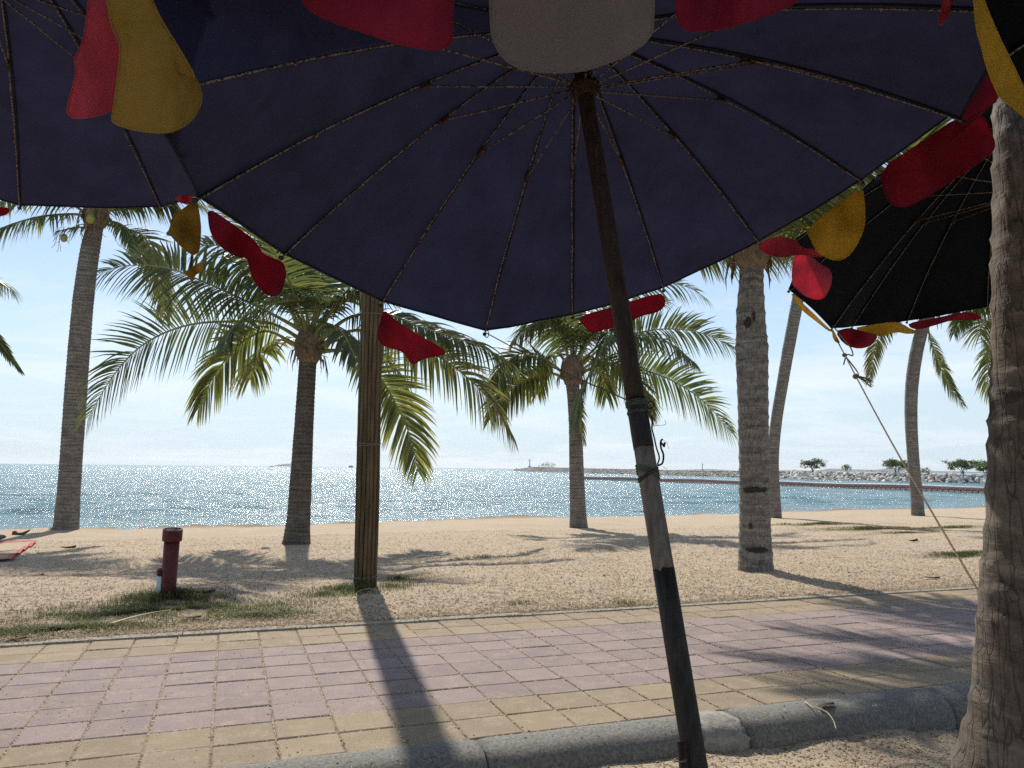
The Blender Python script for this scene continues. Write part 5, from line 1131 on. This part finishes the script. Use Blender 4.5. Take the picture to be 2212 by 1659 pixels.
def build_mat():
    m, nt, N, L, B, O = nodes_of('woven_straw'); v = coords(N, L, 'Object', (1, 1, 1))
    wv = N.new('ShaderNodeTexWave'); wv.bands_direction = 'Y'; wv.inputs['Scale'].default_value = 3.2; wv.inputs['Distortion'].default_value = .4; L.new(v, wv.inputs['Vector'])
    w2 = N.new('ShaderNodeTexWave'); w2.bands_direction = 'X'; w2.inputs['Scale'].default_value = 45; L.new(v, w2.inputs['Vector'])
    c = ramp(N, L, wv.outputs['Fac'], [(.2, (.36, .24, .12)), (.5, (.52, .40, .22)), (.8, (.22, .15, .10))]); L.new(c, B.inputs['Base Color']); B.inputs['Roughness'].default_value = .8; bump(N, L, w2.outputs['Fac'], .5, .003, B)
    a, b = hit(80, 1172), hit(22, 1213); w = b - a; l = nz(a - hit(0, 1173)) * -1; o = empty('woven_mat', a, 'woven straw mat with red border on the sand at the left edge', 'mat')
    def surf(s, t):
        p = a + w * t + l * s * 1.9; z = ground(p) + .035 + .012 * math.sin(t * 9 + s) + .022 * max(0, mnoise.noise((s * 1.2, t * 3.1, 2))) + .03 * math.exp(-((t - .62) / .05) ** 2) * math.exp(-s * 5); return V3(p[0], p[1], z)
    n, k = 24, 18; V = [surf(s, t) for s in np.linspace(.02, 1, n) for t in np.linspace(.03, .97, k)]; f = [(i * k + j, i * k + j + 1, (i + 1) * k + j + 1, (i + 1) * k + j) for i in range(n - 1) for j in range(k - 1)]; obj('woven_panel', V, f, m, o, True, a)
    red = pmat('red_binding', [(.3, (.34, .035, .05)), (.7, (.5, .06, .08))], 12, rough=.8); tt = np.linspace(0, 1, 26)
    for nm, q in (('border', [(s, t) for t in tt for s in (0, .045)]), ('border', [(s, t) for s in tt for t in (.0, .035)]), ('border', [(s, t) for s in tt for t in (.965, 1.0)])):
        V = [surf(s, t) + V3(0, 0, .006) for s, t in q]; obj(nm, V, [(2 * i, 2 * i + 1, 2 * i + 3, 2 * i + 2) for i in range(25)], red, o, True, a)
build_mat()
def white_bag():
    p = hit(-12, 1166); v = np.array([q * (1 + .14 * mnoise.noise(tuple(q * 2 + 3))) for q in ICO2_V]) * V3(.26, .12, .075) + p + V3(0, 0, .07); o = tag(obj('folded_towel', v, ICO2_F, MT['white'], None, True, p), 'white folded cloth at the left edge behind the mat', 'towel')
white_bag()

def build_haze():
    m = bpy.data.materials.new('haze_air'); m.use_nodes = True; nt = m.node_tree; nt.nodes.clear(); o = nt.nodes.new('ShaderNodeOutputMaterial'); v = nt.nodes.new('ShaderNodeVolumePrincipled')
    v.inputs['Color'].default_value = (.93, .96, 1, 1); v.inputs['Density'].default_value = HAZE_DENSITY; v.inputs['Anisotropy'].default_value = .3; nt.links.new(v.outputs[0], o.inputs['Volume'])
    vv_, f = abox(-23500, 23500, -300, 15500, -5, 110); tag(obj('haze', vv_, f, m), 'thin sea haze over the whole bay', kind='stuff')
HAZE_DENSITY = 4.5e-5
build_haze()
